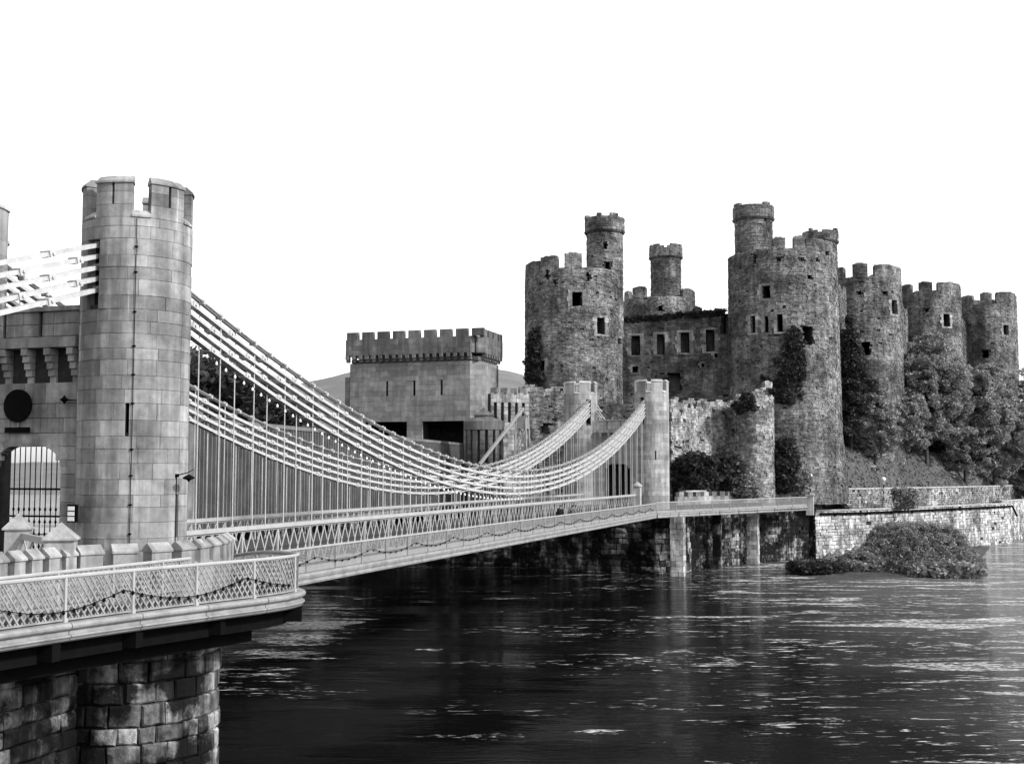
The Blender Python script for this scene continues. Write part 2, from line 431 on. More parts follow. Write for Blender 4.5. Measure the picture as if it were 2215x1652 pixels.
# ================================================================== SETTING
# ---- water
def water_mat():
    m, N, L, P = nodes_of('river_water')
    P.inputs['Roughness'].default_value = .05; P.inputs['IOR'].default_value = 1.05; P.inputs['Specular IOR Level'].default_value = .5
    pos = world_pos(N, L)
    rot = N.new('ShaderNodeVectorRotate'); rot.rotation_type = 'Z_AXIS'; rot.inputs['Angle'].default_value = -YAW
    L.new(pos, rot.inputs['Vector'])
    def stretched(sx, sy, detail, rough, dist=0):
        v = N.new('ShaderNodeVectorMath'); v.operation = 'MULTIPLY'; v.inputs[1].default_value = (sx, sy, 1); L.new(rot.outputs[0], v.inputs[0])
        return noise_n(N, L, v.outputs[0], 1.0, detail, rough, dist)
    # lanes of ruffled water lying across the current
    lane = ramp_n(N, L, stretched(.03, .16, 5, .6), .48, .66, 0, 1)
    swell = stretched(.22, .55, 3, .5); chop = stretched(1.1, 2.4, 4, .6)
    sep = N.new('ShaderNodeSeparateXYZ'); L.new(rot.outputs[0], sep.inputs[0])
    ruff = ramp_n(N, L, sep.outputs[0], 6, 34, .010, .13)
    h = math_n(N, L, 'ADD', math_n(N, L, 'MULTIPLY', swell, .035), math_n(N, L, 'MULTIPLY', chop, math_n(N, L, 'ADD', math_n(N, L, 'MULTIPLY', lane, .10), ruff)))
    b = N.new('ShaderNodeBump'); b.inputs['Strength'].default_value = 1.0; b.inputs['Distance'].default_value = 1.0
    L.new(h, b.inputs['Height']); L.new(b.outputs[0], P.inputs['Normal'])
    # foam lines drifting with the ebb, thick on the open river side, with painted sky glints among them
    sep = N.new('ShaderNodeSeparateXYZ'); L.new(rot.outputs[0], sep.inputs[0])
    open_ = ramp_n(N, L, math_n(N, L, 'ADD', sep.outputs[0], math_n(N, L, 'MULTIPLY', stretched(.05, .05, 2, .5), 8)), -6, 30, .0, .12)
    sky_gleam = math_n(N, L, 'MULTIPLY', ramp_n(N, L, math_n(N, L, 'ABSOLUTE', math_n(N, L, 'ADD', sep.outputs[0], 14.5)), 1.5, 5.5, .16, 0), ramp_n(N, L, math_n(N, L, 'ABSOLUTE', math_n(N, L, 'SUBTRACT', sep.outputs[1], 86)), 12, 30, 1, 0))  # bright patch painted for the sky mirrored beside the abutment
    open_ = math_n(N, L, 'ADD', open_, sky_gleam)
    f1 = stretched(.085, .30, 7, .74, .9)
    foam_glint = math_n(N, L, 'MULTIPLY', ramp_n(N, L, math_n(N, L, 'ADD', f1, open_), .655, .70, 0, 1), ramp_n(N, L, stretched(2.2, 6.0, 3, .7), .44, .58, 0, 1))
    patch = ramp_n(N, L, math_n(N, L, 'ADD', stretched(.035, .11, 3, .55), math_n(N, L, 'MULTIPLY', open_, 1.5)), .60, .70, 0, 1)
    glint = math_n(N, L, 'MULTIPLY', patch, ramp_n(N, L, stretched(.55, 2.3, 5, .7, .6), .59, .65, 0, 1))  # sky glints painted as pale dashes in the water colour
    foam_glint = math_n(N, L, 'MAXIMUM', foam_glint, glint)
    sky_sheen = ramp_n(N, L, math_n(N, L, 'ADD', sep.outputs[0], math_n(N, L, 'MULTIPLY', stretched(.06, .1, 3, .5), 14)), 24, 50, .003, .11)  # paler base colour painted for the sky's reflection on the open side
    L.new(math_n(N, L, 'ADD', sky_sheen, math_n(N, L, 'MULTIPLY', foam_glint, .5)), P.inputs['Base Color'])
    L.new(ramp_n(N, L, foam_glint, 0, 1, .05, .8), P.inputs['Roughness'])
    return m
m = MB(); m.add([(-1500, -300, 0), (1500, -300, 0), (1500, 2500, 0), (-1500, 2500, 0)], [(0, 1, 2, 3)])
tag(m.build('water', water_mat(), org=(0, 0, 0)), 'dark tidal river water with pale wind streaks', 'water', kind='structure')
m = MB(); m.add([(-6000, -6000, -2.5), (6000, -6000, -2.5), (6000, 6000, -2.5), (-6000, 6000, -2.5)], [(0, 1, 2, 3)])
tag(m.build('ground', M_ROAD, org=(0, 0, 0)), 'muddy river bed under the water', 'ground', kind='structure')

# ---- terrain of the castle bank
SHORE = [(-260, 420), (-110, 200), (-75, 144), (-39, 138.5), (-37, 132), (-24.5, 131.5), (-15.8, 152.4), (-9.5, 160), (-3.6, 167.6), (16.4, 206.1), (22.6, 227), (47, 300), (142, 520)]
SP = np.array(SHORE, float)
def shore_dist(x, y):
    p = np.stack((x, y), -1); best = np.full(x.shape, 1e9); sign = np.ones(x.shape)
    for a, b in zip(SP[:-1], SP[1:]):
        d = b-a; L2 = d@d; t = np.clip(((p-a)@d)/L2, 0, 1); q = a+t[..., None]*d
        dist = np.hypot(*(np.moveaxis(p-q, -1, 0))); cr = d[0]*(p[..., 1]-a[1])-d[1]*(p[..., 0]-a[0])
        upd = dist < best-1e-6; best = np.where(upd, dist, best); sign = np.where(upd, np.sign(cr), sign)
    return best*sign
def land_z(x, y):
    x = np.asarray(x, float); y = np.asarray(y, float); s = shore_dist(x, y)
    right = np.clip((y-160)/14, 0, 1)
    z = np.interp(s, [-1, 1.9, 2.8, 8, 10, 34, 80], [-2.2, -2.2, 7.5, 7.6, 8.2, 12, 13])
    zr = np.interp(s, [-1, 1.9, 2.8, 3.3, 6.8, 12, 20, 40, 80], [-2.2, -2.2, 7.9, 8.5, 13.8, 15.6, 17.0, 19, 20])
    z = z*(1-right)+zr*right
    bump = np.sin(x*.31+y*.17)*.18+np.sin(x*.13-y*.41)*.2
    return z+np.where(s > 10, bump*np.clip((s-10)/5, 0, 1), 0)
gx = np.arange(-240, 131, 2.2); gy = np.arange(118, 470, 2.2)
GX, GY = np.meshgrid(gx, gy, indexing='ij'); GZ = land_z(GX, GY)
V = np.stack((GX, GY, GZ), -1).reshape(-1, 3); idx = np.arange(len(V)).reshape(GX.shape)
F = np.stack((idx[:-1, :-1], idx[1:, :-1], idx[1:, 1:], idx[:-1, 1:]), -1).reshape(-1, 4)
M_GRASS = stone('bank_grass', .075, .095, .35, .12, .0, 1.6, .4, .6, .12, thr=(.35, .65))
tag(link('terrain', mesh_np('terrain', V, F, M_GRASS, .5, True)), 'sloping grass bank below the castle towers', 'terrain', kind='structure')

g = np.random.default_rng(12); Q = []
while len(Q) < 9000:
    x = g.uniform(-14, 30, 4000); y = g.uniform(158, 250, 4000); sd_ = shore_dist(x, y); k_ = (sd_ > 3.2) & (sd_ < 16)
    Q += list(zip(x[k_], y[k_]))
Q = np.array(Q[:9000]); zq = land_z(Q[:, 0], Q[:, 1]); n = len(Q); hh = g.uniform(.12, .45, n); an = g.uniform(0, 2*math.pi, n); ww = g.uniform(.10, .28, n)
b0 = np.column_stack((Q[:, 0]-np.cos(an)*ww, Q[:, 1]-np.sin(an)*ww, zq-.05)); b1 = np.column_stack((Q[:, 0]+np.cos(an)*ww, Q[:, 1]+np.sin(an)*ww, zq-.05))
b2 = np.column_stack((Q[:, 0]+g.normal(0, .15, n), Q[:, 1]+g.normal(0, .15, n), zq+hh))
V = np.stack((b0, b1, b2), 1).reshape(-1, 3)
tag(link('grass', mesh_np('grass', V, np.arange(3*n).reshape(-1, 3), leaf_mat('grass_blade', .06, .15), g.random(n))), 'rough grass tufts on the bank below the castle', 'grass', kind='stuff')

# ---- far hills
HP = [(-900, 1004), (-300, 1000), (150, 996), (260, 930), (420, 840), (560, 834), (640, 826), (700, 815), (755, 803), (850, 788), (950, 780), (1083, 801), (1135, 812), (1300, 850), (1600, 905), (2000, 960), (3200, 985)]
us = np.arange(-900, 3201, 20); vs = np.interp(us, [a for a, b in HP], [b for a, b in HP])+np.array([3.0*mnoise.noise(Vector((u*.021, 3.3, 0))) for u in us])
rows = []
for d, fr in ((520, .0), (700, .18), (950, .5), (1250, .8), (1600, 1.0), (2200, .7)):
    top = np.array([pt(u, v, 1600)[2] for u, v in zip(us, vs)])
    xy = np.array([pt(u, 900, d)[:2] for u in us])
    nz = np.array([mnoise.noise(Vector((x*.006, y*.006, 1.0))) for x, y in xy])*10*(fr > 0)*(fr < .99)*np.clip(top/90, 0, 1)
    rows.append(np.column_stack((xy, -2+top*fr+nz)))
Hn = len(us); V = np.concatenate(rows); idx = np.arange(len(V)).reshape(len(rows), Hn)
F = np.stack((idx[:-1, :-1], idx[:-1, 1:], idx[1:, 1:], idx[1:, :-1]), -1).reshape(-1, 4)
M_HILL = stone('hill_pasture', .15, .17, .2, .004, .0, .02, .25, .3, 2.0, thr=(.35, .65))
tag(link('hills', mesh_np('hills', V, F, M_HILL, .5, True)), 'pale smooth hill on the skyline behind the railway tower', 'hills', kind='structure')

# ---- wooded slope behind the tubular bridge, seen between the chains
org = pt(500, 900, 330); org[2] = 0
C = []
g = np.random.default_rng(3)
for k in range(460):
    u = g.uniform(230, 660); d = g.uniform(290, 380); vt = np.interp(u, [60, 300, 420, 520, 600, 660], [740, 752, 775, 806, 850, 895])
    zt = zat(vt, d); z = zt*math.sqrt(g.random())
    p = pt(u, 900, d); C.append((p[0], p[1], max(1.0, z)))
wo = link('woodland', leaves_mesh('woodland', C, 4.5, 55, 1.5, 4, M_LEAFD, org), None, org)
tag(wo, 'dark mass of trees across the river behind the chains', 'woodland', kind='stuff')

# ================================================================== ROAD, DECK
NTY, FTY = 37.3, 134.5          # the two bridge towers
XN, XF = -26.8, -33.3           # near and far chain planes
m = MB(); m.box(((XN+XF)/2, 15, 7.2), (9.2, 40.6, .8)); m.box(((XN+XF)/2, 36.9, 7.2), (9.2, 3.0, .8))
tag(m.build('road', M_ROAD, org=(0, 0, 0)), 'approach road to the bridge tower', 'road', kind='structure')
m = MB(); m.box(((XN+XF)/2, 145, 7.83), (5.5, 20, .1))
tag(m.build('road', M_ROAD, org=(0, 0, 0)), 'road leaving the bridge towards the castle', 'road', kind='structure')
deck = thing('bridge_deck', ((XN+XF)/2, (NTY+FTY)/2, 7.2), 'dark timber roadway deck hung between the two bridge towers', 'bridge deck')
m = MB(); m.box(((XN+XF)/2, (NTY+FTY)/2, 7.3), (XN-XF-.5, FTY-NTY-2.2, .25)); m.build('planking', M_DECK, deck)
cb = MB(); cb.box((0, 0, 0), (XN-XF+.3, .18, .34)); cbm = cb.mesh('cross_beam', M_IRON)
for k in range(33):
    link('cross_beam', cbm, deck, ((XN+XF)/2, 40+k*2.8, 6.99))
def truss(X, label, gname):
    t = thing('lattice_girder', (X, (NTY+FTY)/2, 7), label, 'girder', gname)
    y0, y1 = NTY+2.2, FTY-4.2
    m = MB(); m.box((X, (y0+y1)/2, 8.62), (.30, y1-y0, .17)); m.box((X, (y0+y1)/2, 8.52), (.12, y1-y0, .12)); m.build('top_chord', M_WHITE, t)
    m = MB(); m.box((X, (y0+y1)/2, 6.82), (.26, y1-y0, .14)); m.build('bottom_chord', M_WHITE, t)
    P = .78; n = int((y1-y0-P)/P)
    up = MB().bar((.02, -P/2, -.8), (.02, P/2, .8), .07, .02, (1, 0, 0)).mesh('lattice_bar', M_WHITE)
    dn = MB().bar((-.02, P/2, -.8), (-.02, -P/2, .8), .07, .02, (1, 0, 0)).mesh('lattice_bar', M_WHITE)
    for k in range(n):
        y = y0+P*(k+.7)
        link('lattice_bar', up, t, (X, y, 7.68)); link('lattice_bar', dn, t, (X, y, 7.68))
    pm = MB().box((0, 0, 0), (.09, .10, 1.62)).mesh('upright', M_WHITE)
    for k in range(n//4): link('upright', pm, t, (X, y0+P*(k*4+.2), 7.67))
    return t
truss(XN, 'white lattice girder beside the railed footway', None)
truss(XF, 'white lattice girder on the railway side of the road', None)

# ================================================================== CHAINS
def zc(y): return 11.13+.0036*(y-85.75)**2
LINK = 2.8
lm = MB()
for k in range(4): lm.box((-.12+.08*k, 0, 0), (.035, 1.0, .145))
LINKM = lm.mesh('chain_link', M_CHAIN)
cm = MB(); cm.box((0, 0, 0), (.40, .32, .235)); cm.box((0, 0, -.04), (.30, .42, .13)); cm.cyl((-.25, 0, 0), (.25, 0, 0), .06, n=8)
COUPM = cm.mesh('coupling', M_CHAIN)
clm = MB(); clm.box((0, 0, 0), (.34, .12, .17)); clm.box((0, 0, .10), (.10, .10, .10)); CLAMPM = clm.mesh('cable_clamp', M_CHAIN)
def put(me, name, parent, p, q=None, sy=None):
    if q is None: return link(name, me, parent, p)
    p = Vector(p); q = Vector(q); d = q-p; c = (p+q)/2
    o = link(name, me, parent, tuple(c)); o.rotation_euler = (math.atan2(d.z, d.y), 0, 0)
    if sy: o.scale = (1, d.length*sy, 1)
    return o
def chain_set(X, label, backstay_far):
    t = thing('suspension_chain', (X, 85.75, 11), label, 'chain')
    ya, yb = NTY+.2, FTY-.2
    for i in range(1, 5):
        off = -.42*i; y = ya-(LINK/2 if i % 2 else 0); prev = None
        while y < yb:
            a = max(y, ya); b = min(y+LINK, yb)
            if b-a > .2: put(LINKM, 'chain_link', t, (X, a, zc(a)+off), (X, b, zc(b)+off), 1.0)
            if ya+1.6 < y < yb-1.6: put(COUPM, 'coupling', t, (X, y, zc(y)+off)).rotation_euler = (math.atan(.0072*(y-85.75)), 0, 0)
            y += LINK
    ys = np.linspace(ya, yb, 70)
    m = MB()
    for dx in (-.09, .09): m.tube([(X+dx, y, zc(y)) for y in ys], .055, 6)
    m.build('wire_cable', M_CABLE, t)
    k = 0; y = ya+2.1
    while y < yb-2:
        o = put(CLAMPM, 'cable_clamp', t, (X, y, zc(y))); o.rotation_euler = (math.atan(.0072*(y-85.75)), 0, 0)
        top = zc(y)+.0; bot = 8.72
        rm = MB().cyl((0, 0, 0), (0, 0, 1), .027, n=6).mesh('suspender_rod', M_CHAIN) if k == 0 else RODM
        globals()['RODM'] = rm
        o = link('suspender_rod', rm, t, (X+(.07 if k % 2 else -.07), y, bot)); o.scale = (1, 1, top-bot)
        y += LINK/2; k += 1
    # backstays running down to the ground behind both towers
    for (yt, sg) in ((NTY, -1), (FTY, 1)):
        for i in range(5):
            z0 = zc(NTY)-.05-.40*i; n = 7; y = 0
            for k in range(n):
                l = LINK if k or i % 2 else LINK*.5
                a, b = y, y+l; y = b
                p = (X, yt+sg*a, z0-.30*a); q = (X, yt+sg*b, z0-.30*b)
                if sg > 0 and k > 1: continue
                put(LINKM, 'chain_link', t, p, q, 1.0)
                o = put(COUPM, 'coupling', t, q); o.rotation_euler = (math.atan(-sg*.30), 0, 0)
    return t
chain_set(XN, 'white chains with hanger rods beside the footway, dipping lowest at mid-span', True)
chain_set(XF, 'white chains with hanger rods on the railway side of the road', True)

# small lamps strung under the chains (festoon)
bulb = MB().lathe((0, 0, 0), [(.02, .10), (.035, .06), (.06, 0), (.045, -.05), (.0, -.075)], 8).mesh('bulb', M_GLOBE)
def festoon(name, label, pts, nb, rad=.012, mat=None):
    t = thing(name, tuple(pts[0]), label, 'festoon lights', 'festoon lamp strings')
    MB().tube([tuple(p) for p in pts], rad, 5).build('cable', mat or M_IRON, t)
    P = np.array(pts); cum = np.concatenate(([0], np.cumsum(np.linalg.norm(np.diff(P, axis=0), axis=1))))
    for x in np.linspace(.1, cum[-1]-.1, nb):
        q = [np.interp(x, cum, P[:, j]) for j in range(3)]
        link('bulb', bulb, t, (q[0], q[1], q[2]-.08))
    return t
ys = np.linspace(NTY+2.4, 86, 60)
festoon('festoon_lights', 'string of small lamps under the chains beside the footway', [(XN+.1, y, zc(y)-2.0) for y in ys], 62)

# ================================================================== TOWERS OF THE BRIDGE
def turret_things(c, label, near, seed, slots, view_a):
    """round bridge turret: stones, slots, parapet with six capped merlons"""
    t = thing('bridge_turret', (c[0], c[1], 6.9), label, 'turret')
    r = 1.93; S = Drum(c, r, None, 0.0); z0, zs = 6.9, 19.95
    rad = lambda a: a*r
    breaks = []
    for (a, w, za, zb) in slots:
        breaks.append(lambda z, a=a, w=w, za=za, zb=zb: [(rad(a)-w/2+k*S.len, rad(a)+w/2+k*S.len) for k in (-1, 0, 1)] if za < z < zb else [])
    opens = [(lambda s, z, a=a, w=w, za=za, zb=zb: (np.abs((s-rad(a)+S.len/2) % S.len-S.len/2) < w/2+.05) & (z > za) & (z < zb)) for (a, w, za, zb) in slots]
    B = blocks(S, 0, S.len, z0, zs, (.40, .60) if near else (.48, .52), (.65, 1.75), seed, breaks=breaks)
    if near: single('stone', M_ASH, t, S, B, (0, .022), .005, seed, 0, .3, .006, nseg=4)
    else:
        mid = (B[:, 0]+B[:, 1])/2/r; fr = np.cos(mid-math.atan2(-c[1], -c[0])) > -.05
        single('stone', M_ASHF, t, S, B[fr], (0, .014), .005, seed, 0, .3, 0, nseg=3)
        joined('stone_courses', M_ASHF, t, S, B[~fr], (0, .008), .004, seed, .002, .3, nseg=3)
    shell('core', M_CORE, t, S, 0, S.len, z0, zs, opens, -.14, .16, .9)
    m = MB(); m.lathe((c[0], c[1], 0), [(r-.12, zs-.35), (r-.12, zs-.3)], 24); m.build('top_slab', M_ROAD, t)
    # parapet: sloping sill stones in the gaps, merlons between
    for k in range(6):
        a0 = view_a+k*math.pi/3; half = R(20.5)
        def arc(a1, a2, zz1, zz2, o1, o2, n=6):
            A = np.linspace(a1, a2, n); V = []; F = []
            for a in A:
                for (o, z) in ((r+o1, zz1), (r+o1, zz2), (r-o2, zz2), (r-o2, zz1)):
                    V.append((c[0]+o*math.cos(a), c[1]+o*math.sin(a), z))
            for i in range(n-1):
                for j in range(4): F.append((i*4+j, (i+1)*4+j, (i+1)*4+(j+1) % 4, i*4+(j+1) % 4))
            F += [(0, 1, 2, 3), tuple(range((n-1)*4, n*4))[::-1]]
            return V, F
        def coping(a1, a2, z, n=6):
            A = np.linspace(a1, a2, n); V = []; F = []; sec = ((r+.06, z), (r+.06, z+.07), (r-.16, z+.27), (r-.30, z+.27), (r-.52, z+.07), (r-.52, z))
            for a in A:
                for (o, zz) in sec: V.append((c[0]+o*math.cos(a), c[1]+o*math.sin(a), zz))
            for i in range(n-1):
                for j in range(6): F.append((i*6+j, (i+1)*6+j, (i+1)*6+(j+1) % 6, i*6+(j+1) % 6))
            F += [tuple(range(6)), tuple(range((n-1)*6, n*6))[::-1]]
            return V, F
        sl = R(1.6); mt = M_ASH if near else M_ASHF
        mp = None
        if near:
            for (za, zb, cuts) in ((zs+.01, zs+.45, ((-half, half),)), (zs+.46, zs+.90, ((-half, -sl), (sl, half))), (zs+.91, zs+1.22, ((-half, -sl), (sl, half)))):
                for q, (x1, x2) in enumerate(cuts):
                    m = MB(); m.add(*arc(a0+x1, a0+x2, za, zb, .005, .46)); o = m.build('merlon_stone', mt, mp or t, rng.random())
                    if mp is None: o.name = 'merlon'; mp = o
        else:
            m = MB(); m.add(*arc(a0-half, a0+half, zs, zs+1.22, .0, .46)); mp = m.build('merlon', mt, t, rng.random())
        m = MB(); m.add(*coping(a0-half-R(1), a0+half+R(1), zs+1.225)); m.build('coping', mt, mp, .9)
        m = MB(); m.add(*coping(a0+half, a0+math.pi/3-half, zs+.002, 4)); m.build('sill', mt, t, .85)
    return t, S
aV = math.atan2(-NTY, 26.3)     # direction from the near turret towards the camera
near_c, nfar_c = (-26.3, NTY), (-34.6, NTY)
def slots_for(dx):  # chain slots on the two road faces
    sN = [(-math.pi/2+math.asin(dx/1.93), .62, 16.9, 19.25), (math.pi/2-math.asin(dx/1.93), .62, 15.6, 19.0)]
    return sN
tA, SA = turret_things(near_c, 'tall round ashlar turret with lightning conductor, nearest the camera', True, 11,
    slots_for(-.5)+[(aV-R(6.5), .13, 12.35, 13.45), (aV+R(52), .10, 9.0, 10.3)], aV+R(33.5-60))
tB, SB = turret_things(nfar_c, 'round turret at the picture edge beyond the arch with the black disc', False, 13, slots_for(1.2), aV+R(10))
# lightning conductor on the near turret
m = MB(); a = aV+R(-7+R(0)); a = aV-R(5.5)+R(0)
a = aV-R(1.2)
cp = lambda z, o=.035: (near_c[0]+(1.94+o)*math.cos(a), near_c[1]+(1.94+o)*math.sin(a), z)
m.cyl(cp(7.0), cp(19.9), .014, n=6); m.build('lightning_conductor', M_IRON, tA)
for k, z in enumerate((7.6, 8.9, 9.9, 10.9, 11.8, 13.4, 14.4, 15.4, 16.6, 18.0, 18.9)):
    m = MB(); m.box(cp(z, .02), (.09, .09, .05)); m.build('clip', M_IRON, tA)

# bracket lamp and its cable on the turret
a2 = aV+R(50); lp = lambda z, o: np.array((near_c[0]+(1.94+o)*math.cos(a2), near_c[1]+(1.94+o)*math.sin(a2), z))
t = thing('bracket_lamp', tuple(lp(10.9, .02)), 'small black bracket lamp on the side of the nearest turret', 'lamp')
m = MB(); m.cyl(lp(10.9, 0), lp(11.0, .5), .02); m.cyl(lp(11.0, .5), lp(11.12, .75), .015); m.cyl(lp(8.0, .03), lp(10.9, .03), .014); m.box(lp(10.9, .03), (.12, .12, .12)); m.build('bracket', M_IRON, t)
m = MB(); m.lathe(lp(10.78, .55), [(.03, .16), (.20, .06), (.21, .02), (.06, -.04), (.02, -.1)], 12); m.build('shade', M_IRON, t)

# ---- gate wall with the arch, near tower
def gate_wall(yf, label, near, seed, thick=.55):
    t = thing('gate_wall', (-30.05, yf, 6.9), label, 'gate wall')
    x0, x1 = -33.0, -27.85
    S = Path([(x0, yf), (x1, yf)]); ax0, ax1, zsp, rise = -31.55, -28.6, 11.2, .88
    sc, hw = (ax0+ax1)/2-x0, (ax1-ax0)/2
    def arch_half(z):
        if z < zsp: return hw
        q = (z-zsp)/rise
        return hw*math.sqrt(1-q*q) if q < 1 else 0
    br = lambda z: [(sc-arch_half(z)-.0, sc+arch_half(z))] if arch_half(z) > 0 else []
    sl = [(lambda z, s=s: [(s-.07, s+.07)] if 15.9 < z < 16.7 else []) for s in (1.75, 3.35)]
    mach = lambda z: [(.05, 4.35)] if 14.25 < z < 15.5 else []
    ztop = 16.85
    def vz(z):  # keep the stones behind the voussoirs
        return [(sc-arch_half(z), sc+arch_half(z))] if arch_half(z) > 0 else []
    B = np.concatenate((blocks(S, 0, S.len, 6.9, 14.25, (.48, .54), (.8, 1.5), seed, breaks=[br]), blocks(S, 0, S.len, 15.5, ztop, (.40, .50), (.8, 1.5), seed+1, breaks=sl)))
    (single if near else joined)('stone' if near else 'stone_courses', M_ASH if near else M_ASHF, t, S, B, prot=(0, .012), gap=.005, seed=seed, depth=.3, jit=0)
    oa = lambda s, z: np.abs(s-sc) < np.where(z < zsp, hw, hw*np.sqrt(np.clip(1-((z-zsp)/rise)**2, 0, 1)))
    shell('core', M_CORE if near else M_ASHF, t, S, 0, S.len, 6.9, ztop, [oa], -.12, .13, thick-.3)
    m = MB(); m.box((-30.05, yf+thick/2+.1, (ztop+15.6)/2), (4.2, thick-.4, ztop-15.7)); m.box((-30.05, yf+thick, 14.5), (4.9, .3, 4.6))
    for s in (-1, 1): m.box((-30.05+s*(1.3+.35), yf+thick, 9.5), (.7, .3, 5.4))
    m.build('backing', M_CORE if near else M_ASHF, t)
    if near:
        # arch ring
        n = 11
        for k in range(n):
            A = [math.pi-math.pi*(k+e)/n for e in (.01, .99)]; V = []
            for o in (0, .30):
                for yy in (yf-.012, yf+.5):
                    for aa in A: V.append((x0+sc+(hw+o)*math.cos(aa), yy, zsp+(rise+o)*math.sin(aa)))
            MB().add(V, [(0, 1, 5, 4), (2, 6, 7, 3), (0, 4, 6, 2), (1, 3, 7, 5), (0, 2, 3, 1), (4, 5, 7, 6)]).build('voussoir', M_ASH, t, rng.random())
    # band, machicolation corbels in four steps, cornice
    m = MB(); m.box((-30.05, yf-.12, 15.68), (4.4, .5, .36)); m.build('string_course', M_ASH if near else M_ASHF, t, .5)
    m = MB(); m.box((-30.05, yf+.55, 14.85), (4.3, .3, 1.3)); m.build('recess_back', M_CORE, t)
    for k in range(5):
        x = -32.0+k*.98; m = MB()
        for j in range(5):
            m.box((x, yf+.30-.10*j, 14.35+.25*j), (.26, .55, .235))
        m.build('corbel', M_ASH if near else M_ASHF, t, .75)
    m = MB(); m.box((-30.05, yf+.4, ztop+.09), (4.4, 1.0, .17)); m.build('cornice', M_ASH if near else M_ASHF, t, .6)
    return t
gate_wall(36.3, 'pale stone gate wall with arch and corbels beside the nearest turret', True, 21)
ig = thing('iron_gate', (-29.9, 37.15, 7.3), 'black iron bar gate under the arch of the near gate wall', 'gate')
for k in range(16):
    x = -32.25+k*.235; zt_ = 11.95
    m = MB(); m.cyl((x, 37.15, 7.3), (x, 37.15, zt_), .02, n=6)
    for z in (8.3, 8.75, 9.2, 9.65): m.lathe((x, 37.15, z), [(.02, -.08), (.05, 0), (.02, .08)], 6)
    m.build('bar', M_IRON, ig)
for z in (7.7, 9.4, 10.4):
    m = MB(); m.box((-30.4, 37.15, z), (3.7, .06, .07)); m.build('cross_rail', M_IRON, ig)
# black disc and plate on the gate wall
t = thing('road_sign', (-30.47, 36.24, 13.4), 'black round sign disc with a black plate below, above the near arch', 'sign')
m = MB(); m.cyl((-30.47, 36.25, 13.43), (-30.47, 36.17, 13.43), .60, n=32); m.build('disc', M_IRON, t)
m = MB(); m.box((-30.45, 36.2, 12.55), (1.05, .08, .19)); m.build('plate', M_IRON, t)
m = MB(); m.box((-30.45, 36.24, 12.7), (.08, .05, .5)); m.build('fixing', M_CABLE, t)
nb = ony(157, 1110, 35.2)
t = thing('notice_board', tuple(nb), 'small black framed notice board low beside the near arch', 'notice board')
m = MB(); m.box(nb, (.42, .06, .62)); m.build('frame', M_IRON, t)
for k in range(3):
    m = MB(); m.box(nb+np.array((-.04, -.037, .17-.18*k)), (.27, .012, .14)); m.build('notice', M_NOTICE, t)
wlp = np.array((-28.35, 36.2, 13.6))
t = thing('wall_lantern', tuple(wlp), 'dark star shaped wall lantern between the black disc and turret', 'lantern')
m = MB(); m.lathe(wlp+np.array((0, -.12, 0)), [(.02, .16), (.05, .10), (.16, .0), (.05, -.08), (.02, -.16)], 10); m.cyl(wlp+np.array((0, -.1, 0)), wlp+np.array((.5, 0, -.02)), .02); m.build('lantern_body', M_IRON, t)

# ---- far tower
aVf = math.atan2(-FTY, 26.3)
sf = [(-math.pi/2-math.asin(.5/1.93), .62, 16.4, 19.3)]
turret_things((-26.3, FTY), 'pale round turret of the far bridge tower, nearer the footway', False, 31, [(-math.pi/2-math.asin(.8/1.93), .62, 16.6, 19.4), (aVf+R(12), .16, 12.2, 13.3)], aVf+R(20))
turret_things((-34.6, FTY), 'pale round turret of the far bridge tower, on the railway side', False, 33, [(-math.pi/2+math.asin(1.3/1.93), .62, 16.6, 19.4)], aVf+R(20))
gf = gate_wall(FTY-1, 'arched gate wall between the two turrets of the far bridge tower', False, 35)
m = MB()
for s_ in (-1, 1): m.box((-29.9+s_*1.75, FTY+1.6, 9.8), (.6, 3.6, 6.0))
m.box((-29.9, FTY+1.6, 12.9), (4.1, 3.6, .5)); m.build('added_passage', M_CORE, gf)  # passage and planks behind the arch, added to blacken its opening
for k in range(8):
    m = MB(); m.box((-31.05+k*.33, FTY+3.2, 9.6), (.31, .08, 5.0)); m.build('added_plank', M_DECK, gf)

# ================================================================== NEAR ABUTMENT
ab = thing('bridge_abutment', (-24, 28, -1), 'rough stone abutment with rounded nose under the near platform', 'abutment')
NC = (-21.95, 31.3); S = Drum(NC, 2.55, None, R(-150))
B = blocks(S, 0, S.len*.72, -1.0, 6.5, (.45, .64), (.42, 1.15), 41)
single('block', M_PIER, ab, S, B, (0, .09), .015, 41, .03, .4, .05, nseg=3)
m = MB(); m.lathe((NC[0], NC[1], 0), [(2.38, -1.5), (2.38, 6.5)], 32); m.build('nose_core', M_CORE, ab)
S = Path([(-21.9, -2), (-21.9, 29.6)])
B = blocks(S, 18, S.len, -.6, 6.5, (.45, .64), (.5, 1.3), 43)
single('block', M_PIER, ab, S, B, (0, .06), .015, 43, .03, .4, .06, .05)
m = MB(); m.prism([(-36, -8), (-22.1, -8), (-22.1, 31.5), (-22.6, 33), (-24.5, 38.6), (-36, 38.6)], -1.5, 6.78); m.build('core', M_CORE, ab)

